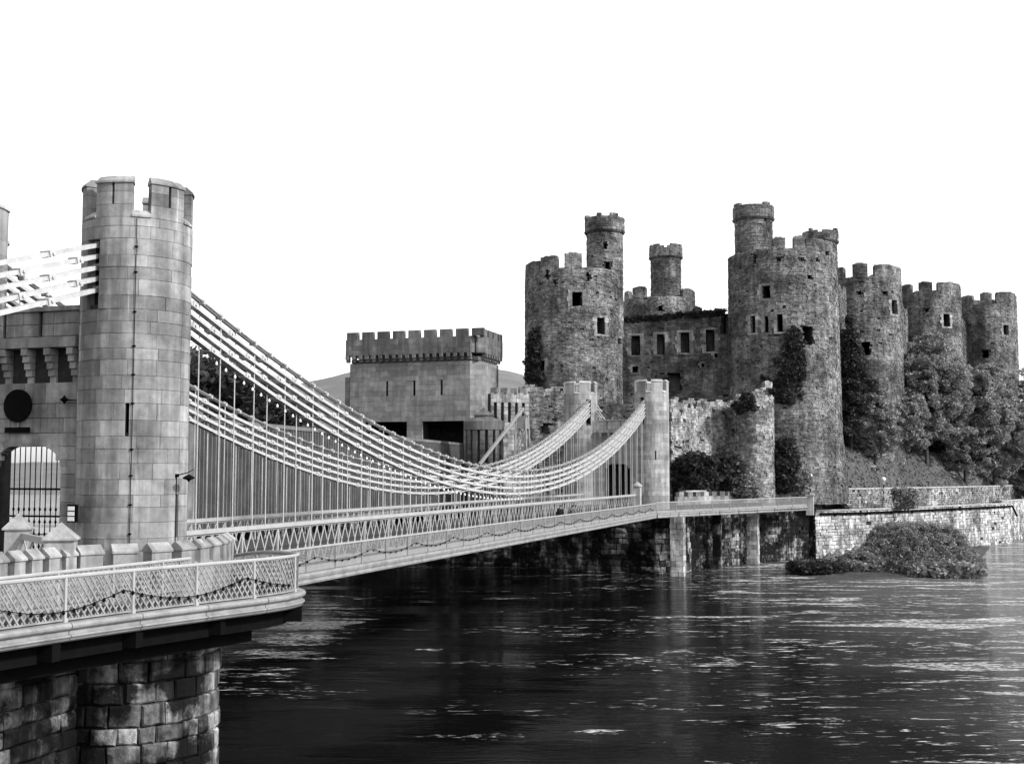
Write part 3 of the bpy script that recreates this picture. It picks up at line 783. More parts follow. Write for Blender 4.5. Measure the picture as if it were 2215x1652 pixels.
# ================================================================== PLATFORM AROUND THE NEAR TOWER
def smooth(pts, n):
    P = np.array(pts, float); k = len(P); out = []
    for i in range(k-1):
        p0 = P[max(i-1, 0)]; p1 = P[i]; p2 = P[i+1]; p3 = P[min(i+2, k-1)]
        for t in np.linspace(0, 1, n, endpoint=False):
            out.append(.5*((2*p1)+(-p0+p2)*t+(2*p0-5*p1+4*p2-p3)*t*t+(-p0+3*p1-3*p2+p3)*t**3))
    out.append(P[-1]); return np.array(out)
EDGE = smooth([(-20.0, 18, 7.42), (-19.55, 22, 7.4), (-18.8, 26.2, 7.4), (-18.0, 29.3, 7.4), (-17.45, 31.3, 7.4), (-17.3, 32.7, 7.4), (-17.7, 34.0, 7.38), (-18.8, 35.2, 7.34), (-20.5, 37.0, 7.22), (-22.4, 39.1, 7.0), (-24.2, 41.2, 6.75)], 6)
pf = thing('platform', (-20, 26, 7), 'pale moulded edge platform carrying the footway round the near tower', 'platform')
poly = [tuple(p[:2]) for p in EDGE]+[(-26.4, 41.3), (-26.4, 39.2), (-23.6, 38), (-22.5, 33), (-22.5, 18)]
m = MB(); V = [(x, y, 0) for x, y in poly]; m.prism(poly, 6.95, 7.1); m.build('slab', M_DECK, pf)
def sweep(E, sec, smoothf=False):
    """profile (outward, z) swept along an edge line with its outward side to the right"""
    E = np.asarray(E, float); d = np.gradient(E[:, :2], axis=0); d /= np.linalg.norm(d, axis=1)[:, None]
    nrm = np.stack((d[:, 1], -d[:, 0]), 1); k = len(sec); V = []
    for p, nn in zip(E, nrm):
        for (o, z) in sec: V.append((p[0]+nn[0]*o, p[1]+nn[1]*o, p[2]+z))
    F = [(i*k+j, (i+1)*k+j, (i+1)*k+(j+1) % k, i*k+(j+1) % k) for i in range(len(E)-1) for j in range(k)]
    F += [tuple(range(k)), tuple(range((len(E)-1)*k, len(E)*k))[::-1]]
    return MB().add(V, F)
def roll(r, c, a0, a1, n=6): return [(c[0]+r*math.cos(R(a)), c[1]+r*math.sin(R(a))) for a in np.linspace(a0, a1, n)]
# the edge comes in lengths with open joints
def resample(E, step):
    E = np.asarray(E); L = np.linalg.norm(np.diff(E, axis=0), axis=1); cum = np.concatenate(([0], np.cumsum(L))); n = max(2, int(round(cum[-1]/step))+1)
    x = np.linspace(0, cum[-1], n); return np.stack([np.interp(x, cum, E[:, j]) for j in range(3)], 1), cum[-1]
E2, _ = resample(EDGE, .25)
seg = 9
for i in range(0, len(E2)-1, seg):
    e = E2[i:i+seg+1].copy()
    if len(e) < 3: continue
    e[0] += (e[1]-e[0])*.05; e[-1] -= (e[-1]-e[-2])*.05
    sweep(e, [(-.2, -.42), (.02, -.42), (.05, -.36)]+roll(.035, (.05, -.325), -60, 90, 5)+[(.0, -.28), (.0, -.2)]+roll(.085, (.03, -.085), -90, 110, 7)+[(-.2, .0)]).build('edge_length', M_WHITE2, pf)
# dark support beams under the platform
for k, (p, q) in enumerate((((-22, 31.6), (-17.35, 33.3)), ((-22, 33), (-18.8, 34.8)), ((-22, 29.5), (-18.0, 29.9)), ((-22, 27), (-18.7, 27)), ((-22, 24.4), (-19.2, 24.4)), ((-22, 21.8), (-19.7, 21.8)), ((-22, 19.2), (-20, 19.2)))):
    MB().bar((p[0], p[1], 6.72), (q[0], q[1], 6.72), .3, .42).build('bracket_beam', M_IRON, pf)
m = sweep(E2[4:84], [(-.75, -.95), (-.45, -.95), (-.45, -.42), (-.75, -.42)]); m.build('edge_beam', M_IRON, pf)
m = sweep(E2[8:58], [(-1.6, -1.4), (-1.1, -1.4), (-1.1, -.42), (-1.6, -.42)]); m.build('edge_beam', M_IRON, pf)

def lattice_rail(name, E, label, h=1.1, post=2.15, pitch=.20, z0=.0, posts=True, grp='lattice railings of the near platform'):
    E, L = resample(E, .05); d = np.gradient(E, axis=0); cum = np.linspace(0, L, len(E))
    at = lambda s: np.array([np.interp(s, cum, E[:, j]) for j in range(3)])
    t = thing(name, tuple(E[len(E)//2]), label, 'railing', grp)
    e = E[::3]
    sweep(e, [(-.045, h-.03), (-.02, h-.06), (.02, h-.06), (.045, h-.03), (.045, h+.01), (.02, h+.04), (-.02, h+.04), (-.045, h+.01)]).build('handrail', M_WHITE, t)
    sweep(e, [(-.03, z0+.04), (.03, z0+.04), (.03, z0+.08), (-.03, z0+.08)]).build('bottom_rail', M_WHITE2, t)
    if posts:
        n = int(L/post)
        for k in range(n+1):
            p = at(min(k*post+.3, L)); m = MB(); m.box(p+np.array((0, 0, h/2)), (.085, .085, h)); m.box(p+np.array((0, 0, .05)), (.13, .13, .1)); m.build('post', M_WHITE, t)
    run = h*.62; s = -run
    while s < L:
        for sg in (0, 1):
            a, b = (s, s+run) if not sg else (s+run, s)
            ca, cb_ = max(0, min(L, a)), max(0, min(L, b))
            za = z0+.08+(h-.12)*(ca-a)/(b-a); zb = z0+.08+(h-.12)*(cb_-a)/(b-a)
            if abs(ca-cb_) < .05: continue
            p = at(ca); q = at(cb_); mid = at((ca+cb_)/2); zm = (za+zb)/2
            dd = at(min(L, (ca+cb_)/2+.05))-at(max(0, (ca+cb_)/2-.05)); nn = np.array((dd[1], -dd[0], 0)); nn /= np.linalg.norm(nn)
            off = nn*(.012 if sg else -.012)
            m = MB()
            A = p+off+np.array((0, 0, za)); Mi = mid+off+np.array((0, 0, zm)); Bq = q+off+np.array((0, 0, zb))
            m.bar(A, Mi, .044, .014, tuple(nn)); m.bar(Mi, Bq, .044, .014, tuple(nn))
            # flat bar: wide side seen from outside
            m.build('lattice_bar', M_WHITE2, t, org=mid)
        s += pitch
    return t
OUT = EDGE.copy(); OUT[:, 2] += .0
# outer rail follows the edge, a hand's width inside it
d = np.gradient(OUT[:, :2], axis=0); d /= np.linalg.norm(d, axis=1)[:, None]
OUT[:, 0] -= d[:, 1]*.14; OUT[:, 1] += d[:, 0]*.14
lattice_rail('lattice_railing', OUT, 'white diamond lattice railing along the outer edge of the near platform')
INN = np.array([(-21.75, 18, 7.4), (-21.35, 24.5, 7.4), (-20.95, 30, 7.4), (-20.75, 32.6, 7.4)])
lattice_rail('lattice_railing', INN, 'white diamond lattice railing along the inner side of the near platform', .98, 2.15)
# festoon cable looped along the outer rail
pts = []
o2, L2 = resample(OUT, .1); dd = np.gradient(o2[:, :2], axis=0); dd /= np.linalg.norm(dd, axis=1)[:, None]
for i, p in enumerate(o2):
    s = i*.1; ph = (s % 4.3)/4.3; pts.append((p[0]+dd[i, 1]*.06, p[1]-dd[i, 0]*.06, p[2]+.62-.36*math.sin(math.pi*ph)))
bulb_w, = (bulb,)
bulb = MB().lathe((0, 0, .05), [(.02, .06), (.035, .02), (.045, -.02), (.0, -.06)], 8).mesh('bulb', M_IRON)
festoon('festoon_lights', 'dark looped lamp cable along the near lattice railing', pts[:150], 48, .011)

# ---- stone parapet with gabled merlons between road and platform
PAR = smooth([(-23.25, 14, 7), (-23.2, 20, 7), (-23.1, 26, 7), (-22.95, 29.6, 7), (-22.5, 30.7, 7), (-21.85, 31.5, 7), (-21.45, 32.5, 7), (-21.45, 33.9, 7), (-21.95, 36.0, 7), (-23.1, 38.6, 7)], 6)
pp = thing('stone_parapet', (-22.8, 30, 7), 'low stone parapet with gabled merlons curving round the nearest turret', 'parapet')
E3, LP = resample(PAR, .1)
sweep(E3[::2], [(-.22, 0), (.22, 0), (.22, 1.12), (.0, 1.22), (-.22, 1.12)]).build('wall', M_ASH, pp, .5)
cum = np.linspace(0, LP, len(E3)); E3[:, 2] += .38; s = .3; k = 0
while s < LP-.5:
    w = .42 if s < 15.4 else .70
    p = np.array([np.interp(s+w/2, cum, E3[:, j]) for j in range(3)]); q = np.array([np.interp(s+w/2+.05, cum, E3[:, j]) for j in range(3)])
    a = math.atan2(*(q-p)[1::-1]); ca, sa = math.cos(a), math.sin(a); Mx = np.array(((ca, -sa, 0), (sa, ca, 0), (0, 0, 1)))
    m = MB(); m.box(p+np.array((0, 0, .98)), (w, .46, .5), Mx); o = m.build('merlon', M_ASH, pp, rng.uniform(.3, .9), org=p)
    hw, hd = w/2+.03, .28
    V = np.array([(-hw, -hd, 1.22), (hw, -hd, 1.22), (hw, hd, 1.22), (-hw, hd, 1.22), (-hw, -hd, 1.28), (hw, -hd, 1.28), (hw, hd, 1.28), (-hw, hd, 1.28), (-hw, 0, 1.50), (hw, 0, 1.50)])@Mx.T+p
    MB().add(V, [(0, 3, 2, 1), (0, 1, 5, 4), (2, 3, 7, 6), (4, 5, 9, 8), (6, 7, 8, 9), (1, 2, 6, 9, 5), (3, 0, 4, 8, 7)]).build('cap', M_ASH, o, .9)
    s += .68 if s < 15.4 else 1.06
def pillar(p, w, h, label, ang=R(28)):
    t = thing('gate_pillar', p, label, 'pillar'); p = np.array(p)
    Mx = np.array(((math.cos(ang), -math.sin(ang), 0), (math.sin(ang), math.cos(ang), 0), (0, 0, 1)))
    m = MB(); m.box(p+np.array((0, 0, h/2)), (w, w, h), Mx); m.build('shaft', M_ASH, t, .7)
    q = w/2+.07
    V = np.array([(-q, -q, h), (q, -q, h), (q, q, h), (-q, q, h), (-q, -q, h+.05), (q, -q, h+.05), (q, q, h+.05), (-q, q, h+.05), (0, 0, h+.52)])@Mx.T+p
    MB().add(V, [(0, 3, 2, 1), (0, 1, 5, 4), (1, 2, 6, 5), (2, 3, 7, 6), (3, 0, 4, 7), (4, 5, 8), (5, 6, 8), (6, 7, 8), (7, 4, 8)]).build('cap', M_ASH, t, .8)
p1 = pt(130, 1240, 35.2); pillar((p1[0], p1[1], 7.0), .80, 2.05, 'square stone pillar with pyramid cap in front of the near arch')
p2 = pt(38, 1200, 38.5); pillar((p2[0], p2[1], 7.0), .68, 2.2, 'square stone pillar with pyramid cap at the left picture edge')
# short lattice fence between the pillars
t = thing('gate_fence', tuple((p1+p2)/2*np.array((1, 1, 0))+np.array((0, 0, 7.5))), 'short white lattice fence between the two capped pillars', 'fence')
A = np.array((p2[0]+.35, p2[1]-.2, 0)); Bq = np.array((p1[0]-.4, p1[1]+.2, 0))
MB().bar(A+(0, 0, 9.0), Bq+(0, 0, 8.95), .10, .2).build('top_rail', M_WHITE, t)
MB().bar(A+(0, 0, 8.0), Bq+(0, 0, 7.95), .08, .1).build('bottom_rail', M_WHITE, t)
for k in range(3):
    a = A+(Bq-A)*(k/3); b = A+(Bq-A)*((k+1)/3)
    MB().bar(a+(0, 0, 8), b+(0, 0, 8.9), .03, .07).build('brace', M_WHITE, t); MB().bar(b+(0, .03, 8), a+(0, .03, 8.9), .03, .07).build('brace', M_WHITE, t)

# ================================================================== FOOTWAY ON THE SPAN
XE = -24.2
fw = thing('footway', (XE-1.2, 84, 6.6), 'cantilevered footway with pale moulded edge along the suspension span', 'footway')
m = MB(); m.box((XE-1.2, 83.6, 6.62), (2.3, 85.0, .1)); m.build('planking', M_DECK, fw)
for k in range(18):
    y0 = 41.2+k*4.7; y1 = min(y0+4.68, 126)
    if y1-y0 < .5: break
    e = np.array([(XE, y, 6.72) for y in np.linspace(y0, y1, 3)])
    sweep(e, [(-.2, -.48), (.02, -.48), (.05, -.40), (.0, -.36), (.0, -.28), (.04, -.24), (.07, -.12), (.05, -.02), (-.2, .0)]).build('edge_length', M_WHITE2, fw)
bm = MB().add([(0, -.08, 0), (0, .08, 0), (-2.2, .08, 0), (-2.2, -.08, 0), (0, -.08, -.12), (0, .08, -.12), (-2.2, .08, -.75), (-2.2, -.08, -.75)], [(0, 1, 2, 3), (4, 7, 6, 5), (0, 4, 5, 1), (1, 5, 6, 2), (2, 6, 7, 3), (3, 7, 4, 0)]).mesh('bracket', M_IRON)
for k in range(30): link('bracket', bm, fw, (XE-.1, 43+k*2.85, 6.5))
def mesh_panel(w, h, step=.062, r=.004, tilt=True):
    m = MB(); n = int(w/step)
    for k in range(n+1):
        y = -w/2+w*k/n; m.box((0, y, h/2), (.008, .018, h))
    n = int(h/step)
    for k in range(n+1):
        z = h*k/n; m.box((.007, 0, z), (.008, w, .018))
    return m
def mesh_rail(name, pts, label, h=1.02, post=2.87, z=0, dense=.062):
    E = np.array(pts, float); L = np.linalg.norm(E[-1]-E[0]); dv = (E[-1]-E[0])/L; n = int(round(L/post)); post = L/n
    ang = math.atan2(-dv[0], dv[1])
    t = thing(name, tuple((E[0]+E[-1])/2), label, 'railing', None)
    pan = mesh_panel(post-.08, h-.06, dense).mesh('mesh_panel', M_MESHP)
    kick = MB().box((.0, 0, .12), (.012, post-.08, .26)).mesh('kick_plate', M_MESHP)
    pm = MB().box((0, 0, h/2), (.085, .085, h)).mesh('post', M_CABLE)  # darker grey painted in for the shaded sides of the posts
    pmd = MB().box((.0, .0, h/2), (.06, .05, h)).mesh('post_back', M_CABLE)
    MB().bar(E[0]+(0, 0, h+.03), E[-1]+(0, 0, h+.03), .10, .075).build('handrail', M_WHITE, t)
    for k in range(n+1):
        p = E[0]+dv*post*k
        o = link('post', pm, t, tuple(p)); o.rotation_euler = (0, 0, ang)
        if k < n:
            q = p+dv*post/2
            for nm, me in (('mesh_panel', pan), ('kick_plate', kick)):
                o = link(nm, me, t, tuple(q+np.array((0, 0, .03)))); o.rotation_euler = (0, 0, ang)
    return t
mesh_rail('mesh_railing', [(XE-.08, 41.3, 6.72), (XE-.08, 126.0, 6.72)], 'white wire mesh railing along the span footway')
pts = []
for i in range(750):
    y = 42+i*.11; ph = ((y-42) % 5.74)/5.74; pts.append((XE+.0, y, 6.72+.62-.30*math.sin(math.pi*ph)))
festoon('festoon_lights', 'lamp cable looped along the wire mesh footway railing', pts[::4], 120, .012)
# second stretch, turning to the right past the far tower
Fa, Fb = np.array((XE, 126.2, 6.70)), np.array((-10.6, 154.0, 6.85))
fw2 = thing('footway', tuple((Fa+Fb)/2), 'shorter footway stretch running on past the far tower to the river wall', 'footway')
dv = (Fb-Fa)/np.linalg.norm(Fb-Fa); nv = np.array((dv[1], -dv[0], 0))
m = MB(); m.prism([tuple((Fa)[:2]), tuple(Fb[:2]), tuple((Fb-nv*2.2)[:2]), tuple((Fa-nv*2.2)[:2])], 6.50, 6.62); m.build('planking', M_DECK, fw2)
for k in range(8):
    a = Fa+(Fb-Fa)*(k/8+.002); b = Fa+(Fb-Fa)*((k+1)/8-.002)
    sweep(np.array([a, (a+b)/2, b]), [(-.2, -.48), (.02, -.48), (.05, -.38), (.0, -.34), (.0, -.22), (.05, -.16), (.05, -.02), (-.2, .0)]).build('edge_length', M_WHITE2, fw2)
mesh_rail('mesh_railing', [tuple(Fa-nv*.08), tuple(Fb-nv*.08)], 'white mesh railing on the stretch past the far tower', 1.12, 3.4, dense=.075)
ep = Fb+dv*.5
t = thing('end_pier', tuple(ep), 'pale square stone end pier closing the far footway railing', 'pier')
m = MB(); m.box(ep+np.array((0, 0, .1)), (.9, .9, 2.4)); m.box(ep+np.array((0, 0, 1.36)), (1.1, 1.1, .16)); m.build('shaft', M_ASHF, t, .9)
ep = np.array((-24.4, 127.6, 6.5))
t = thing('capped_pillar', tuple(ep), 'small white pillar with rounded cap where the near girder ends', 'pillar')
m = MB(); m.box(ep+np.array((-2.2, 0, 1.5)), (.75, .75, 3.0)); m.build('shaft', M_ASHF, t, .9)
m = MB(); m.lathe(ep+np.array((-2.2, 0, 3.0)), [(.55, 0), (.55, .12), (.3, .35), (.12, .5)], 12); m.build('cap', M_ASHF, t, .9)

# ================================================================== FAR ABUTMENT AND RIVER WALL
fa = thing('bridge_abutment', (-30, 133, -1), 'broken stone abutment under the far bridge tower, standing in the water', 'abutment')
S = Path([(-39.5, 139), (-38.6, 131.5), (-25.5, 130.8), (-22.6, 131.6), (-22.2, 138)])
B = blocks(S, 0, S.len, -1.2, 6.6, (.5, .7), (.6, 1.5), 51, hole=.03)
joined('stone_courses', M_QUAYSHADE, fa, S, B, (-.05, .12), .03, 51, .05, .5, 0, .08)
m = MB(); m.prism([(-39.3, 139), (-38.4, 131.8), (-25.5, 131.1), (-22.8, 131.9), (-22.4, 140), (-30, 142)], -1.2, 6.55); m.build('core', M_CORE, fa)
for k, (x, y, w) in enumerate((tuple(pt(1467, 1240, 129.5)[:2])+(1.4,), tuple(pt(1552, 1228, 139)[:2])+(.9,), tuple(pt(1624, 1215, 147.5)[:2])+(1.9,))):
    t = thing('stone_buttress', (x, y, -1), ('broad pale buttress at the corner of the far abutment', 'narrow buttress with painted shade under the far footway stretch', 'wide pale buttress below the far footway end')[k], 'buttress', 'buttresses under the far footway')
    S = Path([(x-w/2, y-w/2), (x+w/2, y-w/2), (x+w/2, y+w/2), (x-w/2, y+w/2)], True)
    B = blocks(S, 0, S.len, -1.2, 6.3, (.5, .62), (.5, 1.0), 55+k)
    joined('stone_courses', M_QUAYSHADE if k == 1 else M_QUAY, t, S, B, (0, .05), .015, 55+k, .02, .3, stuff=True)
    m = MB(); m.box((x, y, 2.5), (w-.2, w-.2, 7.5)); m.build('core', M_CORE, t)
def river_wall(pts, zt, label, seed, mat=M_QUAY, z0=-1.5, ch=(.32, .5), bl=(.4, 1.1), cope=True):
    p0 = pts[len(pts)//2]; t = thing('river_wall', (p0[0], p0[1], 0), label, 'wall'); S = Path(pts)
    B = blocks(S, 0, S.len, z0, zt, ch, bl, seed, hole=.02)
    joined('stone_courses', mat, t, S, B, (-.04, .09), .02, seed, .05, .4, 0, .05)
    E = np.array([tuple(S.surf(np.array([s]), 0., -.35)[0][:2])+(0,) for s in np.linspace(0, S.len, max(3, int(S.len/2)))])
    sweep(E, [(-1.2, z0), (.2, z0), (.2, zt-.05), (-1.2, zt-.05)]).build('core', M_CORE, t)
    if cope:
        E[:, 2] = zt
        sweep(E, [(-.3, 0), (.52, 0), (.52, .2), (-.3, .2)]).build('coping', M_ASHF, t, .9)
    return t
river_wall([(-108, 198), (-75, 143.6), (-38.5, 138)], 6.4, 'dark river wall under the railway bridge left of the far abutment', 60, M_QUAYSHADE, cope=False)
river_wall([(-24.2, 133), (-15.8, 152.4), (-10.2, 159.6)], 6.4, 'dark streaked river wall behind the far footway stretch', 61, M_QUAYSHADE, cope=False)
river_wall([(-10.0, 158.6), (-7.4, 160.8), (-2.8, 166.9), (17.1, 205.2)], 6.1, 'pale stained river wall with a pipe along its top, right of the footway', 63)
river_wall([(15.6, 205.7), (23.0, 227.1), (47.7, 299)], 6.4, 'further river wall at the right picture edge', 65)
river_wall([(-23.2, 138), (-14.4, 156.0), (-7.2, 164.2), (-5.4, 167.5), (14.4, 206.3), (20.7, 228), (45.2, 299)], 8.75, 'low road parapet wall above the river wall', 67, M_RUB2, 6.0, (.25, .4), (.3, .8))
# pipe along the wall
t = thing('pipe', (5, 190, 5.9), 'dark pipe running along the pale river wall', 'pipe')
S = Path([(-10.0, 158.6), (-7.4, 160.8), (-2.8, 166.9), (17.1, 205.2)])
MB().tube([tuple(S.surf(np.array([s]), 5.75, .28)[0]) for s in np.linspace(.5, S.len-.3, 14)]+[(17.8, 204.3, 4.2)], .15, 8).build('run', M_IRON, t)
for s in np.linspace(3, S.len-3, 9):
    p = S.surf(np.array([s]), 5.6, .15)[0]; MB().box(p, (.3, .3, .25)).build('pipe_bracket', M_IRON, t)
# small merlons on the roadside wall right of the far tower
pw = thing('roadside_parapet', (-20, 136, 7.6), 'low roadside parapet with square merlons right of the far tower', 'parapet')
a, b = np.array((-23.6, 134.5, 7.55)), np.array((-13.0, 155.5, 7.55)); dv2 = (b-a)/np.linalg.norm(b-a); an = math.atan2(dv2[1], dv2[0]); Mx = np.array(((math.cos(an), -math.sin(an), 0), (math.sin(an), math.cos(an), 0), (0, 0, 1)))
m = MB(); m.box((a+b)/2+np.array((0, 0, .3)), (np.linalg.norm(b-a), .4, .9), Mx); m.build('wall', M_RUB2, pw, .5)
mm = MB().box((0, 0, 0), (.9, .45, .55), Mx).mesh('merlon', M_RUB2, tone=.3)
for k in range(14): link('merlon', mm, pw, tuple(a+dv2*(.7+k*1.6)+np.array((0, 0, 1.0))))

# ================================================================== RAILWAY BRIDGE
rp = thing('railway_gate_tower', (-60, 149, 6), 'large square stone railway tower with machicolated parapet behind the chains', 'tower')
RX0, RX1, RY0, RY1 = -68.85, -50.75, 145.0, 153.0
rz = lambda v: ony(900, v, 145)[2]
zpar, zcor, zwalltop = rz(731), rz(783), rz(766)
S = Path([(RX0, RY0), (RX1-1.2, RY0), (RX1, RY0+1.2), (RX1, RY1), (RX0, RY1)], True)
o1 = [ony(u, 940, RY0)[0]-RX0 for u in (790, 880, 913, 1003)]; zo = rz(910)
slit = [ony(u, 840, RY0)[0]-RX0 for u in (837, 896, 955)]; zs1, zs2 = rz(857), rz(822)
br = [lambda z: [(o1[0], o1[1]), (o1[2], o1[3])] if z < zo else []]+[lambda z, s=s: [(s-.16, s+.16)] if zs1 < z < zs2 else [] for s in slit]
B = blocks(S, 0, S.len, 5.5, zcor, (.55, .75), (.9, 2.2), 71, breaks=br)
M_RAIL = stone('railway_ashlar', .19, .30, .25, .2, .22, .8, .22, .3, .03)
fr = (B[:, 1] < S.cum[1]+.01) & (B[:, 2] > 15)
single('stone', M_RAIL, rp, S, B[fr], (0, .02), .008, 71, 0, .35, 0)
joined('stone_courses', M_RAIL, rp, S, B[~fr], (0, .012), .006, 71, .002, .35)
ops = [lambda s, z: (((s > o1[0]) & (s < o1[1])) | ((s > o1[2]) & (s < o1[3]))) & (z < zo)]+[lambda s, z, q=q: (np.abs(s-q) < .2) & (z > zs1) & (z < zs2) for q in slit]
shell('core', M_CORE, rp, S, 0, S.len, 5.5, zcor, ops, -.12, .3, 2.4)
# overhanging parapet on corbels
ov = .45
S2 = Path([(RX0-ov, RY0-ov), (RX1-1.2+ov*.4, RY0-ov), (RX1+ov, RY0+1.2-ov*.4), (RX1+ov, RY1+ov), (RX0-ov, RY1+ov)], True)
B = blocks(S2, 0, S2.len, zwalltop, zpar, (.6, .75), (.9, 1.8), 73)
fr = B[:, 1] < S2.cum[2]+.01
single('parapet_stone', M_DARKASH, rp, S2, B[fr], (0, .015), .006, 73, 0, .5, 0)
joined('parapet', M_DARKASH, rp, S2, B[~fr], (0, .012), .005, 73, .002, .5)
m = MB(); m.box(((RX0+RX1)/2, (RY0+RY1)/2, zcor+.3), (RX1-RX0-.3, RY1-RY0-.3, .5)); m.build('top_slab', M_ROAD, rp)
m = MB()
for e in ((RX0-ov+.3, RY0-ov+.25, RX1-RX0-1.0, 1),): m.box(((RX0+RX1)/2-.5, RY0-ov+.6, (zwalltop+zpar)/2), (RX1-RX0+.2, .3, zpar-zwalltop)); m.box((RX1+ov-.6, (RY0+RY1)/2+.8, (zwalltop+zpar)/2), (.3, RY1-RY0-1, zpar-zwalltop)); m.box((RX0-ov+.6, (RY0+RY1)/2, (zwalltop+zpar)/2), (.3, RY1-RY0, zpar-zwalltop))
m.build('parapet_core', M_CORE, rp)
cm_ = MB(); cm_.box((0, 0, .0), (.42, .75, .5)); cm_.box((0, .15, -.42), (.42, .5, .4)); cm_ = cm_.mesh('corbel', M_DARKASH, tone=.7)
L1 = S2.cum[1]
for k in range(19): link('corbel', cm_, rp, (RX0-ov+.25+k*(L1-.4)/18, RY0-.25, zwalltop-.27))
for k in range(7):
    o = link('corbel', cm_, rp, (RX1+.25, RY0+1.6+k*1.0, zwalltop-.27)); o.rotation_euler = (0, 0, math.pi/2)
zm = rz(715)
for k in range(9):   # merlons on the front
    w = 1.62; x = RX0-ov+.75+k*2.2+.2
    m = MB(); m.box((x, RY0-ov+.28, (zpar+zm)/2), (w, .56, zm-zpar)); m.build('merlon', M_DARKASH, rp, rng.uniform(.35, .6))
for k in range(4):
    m = MB(); m.box((RX1+ov-.28, RY0+1.3+k*2.1, (zpar+zm)/2), (.56, 1.5, zm-zpar)); m.build('merlon', M_DARKASH, rp, rng.uniform(.2, .6))
m = MB(); m.box((RX0-.35, RY0+.8, rz(870)), (.8, 1.4, 7)); m.build('side_buttress', M_DARKASH, rp, .3)
# tubular bridge: two long iron boxes with stiffening ribs
TA, TB = np.array((-44.54, 66.0)), np.array((-53.1, 146.5)); td = (TB-TA)/np.linalg.norm(TB-TA); tn = np.array((td[1], -td[0])); TL = np.linalg.norm(TB-TA)
ta = math.atan2(td[1], td[0]); TM = np.array(((td[0], -td[1], 0), (td[1], td[0], 0), (0, 0, 1)))
for j in range(2):
    t = thing('tubular_bridge', (TA[0]-5.6*j-2.3, 90, 10), ('dark ribbed iron tube of the railway bridge nearer the chains', 'dark iron tube of the railway bridge further behind')[j], 'tube bridge')
    A2 = TA+td*(10*j); L_ = TL-10*j; c = (A2+TB)/2-tn*(2.3+5.6*j)
    m = MB(); m.box((c[0], c[1], 10.75), (L_, 4.5, 7.4), TM); m.build('plating', M_TUBE, t)
    m = MB(); m.box((c[0], c[1], 14.62), (L_, 4.9, .3), TM); m.box((c[0], c[1], 6.95), (L_, 4.8, .3), TM)
    m.build('flanges', M_FLANGE, t)
    if j == 0:
        e = MB().box((0, 0, 0), (.10, .22, 7.3), TM).mesh('rib', M_RIB)
        n = int(TL/.62)
        for k in range(n):
            p = TA+td*(k+.5)*.62+tn*.06; link('rib', e, t, (p[0], p[1], 10.78))
t = thing('railway_portal', (-47.5, 68, 3), 'stone portal block at the near end of the iron tubes', 'portal')
m = MB(); m.box((-46.8, 67.8, 8.5), (5.8, 3.2, 12.5)); m.box((-46.8, 67.8, 15.2), (6.2, 3.6, .9)); m.build('masonry', M_DARKASH, t, .6)
m = MB(); m.box((-50.6, 75.4, 8.5), (6.6, 1.6, 12.5)); m.build('pier', M_DARKASH, t, .5)
# turret with cap and blind arcade by the railway
def arcade_turret(c, r, z0, z1, label):
    t = thing('arcaded_turret', (c[0], c[1], z0), label, 'turret')
    S = Drum(c, r, None, 0)
    B = blocks(S, 0, S.len, z0, z1-1.5, (.45, .6), (.5, 1.0), 81, breaks=[lambda z: [(a-.17+k*0, a+.17) for a in np.arange(.5, S.len, .95) for k in (0,)] if z1-5.5 < z < z1-1.8 else []])
    joined('stone_courses', M_DARKASH, t, S, B, (0, .04), .012, 81, .01, .3)
    m = MB(); m.lathe((c[0], c[1], 0), [(r-.28, z0), (r-.28, z1-1.4)], 24); m.build('core', M_CORE, t)
    m = MB(); m.lathe((c[0], c[1], 0), [(r+.12, z1-1.5), (r+.12, z1-.5), (r-.2, z1-.3), (r*.5, z1), (r*.5, z1+.2), (r*.5+.15, z1+.25), (r*.2, z1+.8), (.08, z1+1.2)], 24); m.build('cap', M_DARKASH, t, .2)
ac = pt(1047, 950, 143); arcade_turret(ac, 2.3, 5.5, zat(903, 143), 'round arcaded turret with domed cap below the railway tower')
# low crenellated arcaded wall between railway tower and castle
cw = thing('arcaded_wall', tuple(pt(1105, 900, 152)*np.array((1, 1, 0))+np.array((0, 0, 7))), 'low battlemented wall with arcading between railway tower and castle', 'wall')
a = pt(1062, 900, 150); b = pt(1145, 900, 152); S = Path([a, b]); zt = zat(850, 151)
B = blocks(S, 0, S.len, 7, zt, (.4, .55), (.5, 1.1), 83, breaks=[lambda z: [(x-.2, x+.2) for x in np.arange(.6, S.len, .95)] if zt-3.6 < z < zt-1.4 else []])
joined('stone_courses', M_RUB2, cw, S, B, (0, .05), .015, 83, .02, .3)
E = np.array([tuple(S.surf(np.array([s]), 0., -.5)[0][:2])+(0,) for s in np.linspace(0, S.len, 4)])
sweep(E, [(-.6, 7), (.15, 7), (.15, zt-.1), (-.6, zt-.1)]).build('core', M_CORE, cw)
for k in range(4):
    p = S.surf(np.array([.5+k*1.35]), zt+.3, -.2)[0]; MB().box(p, (.85, .5, .65)).build('merlon', M_RUB2, cw, .4)
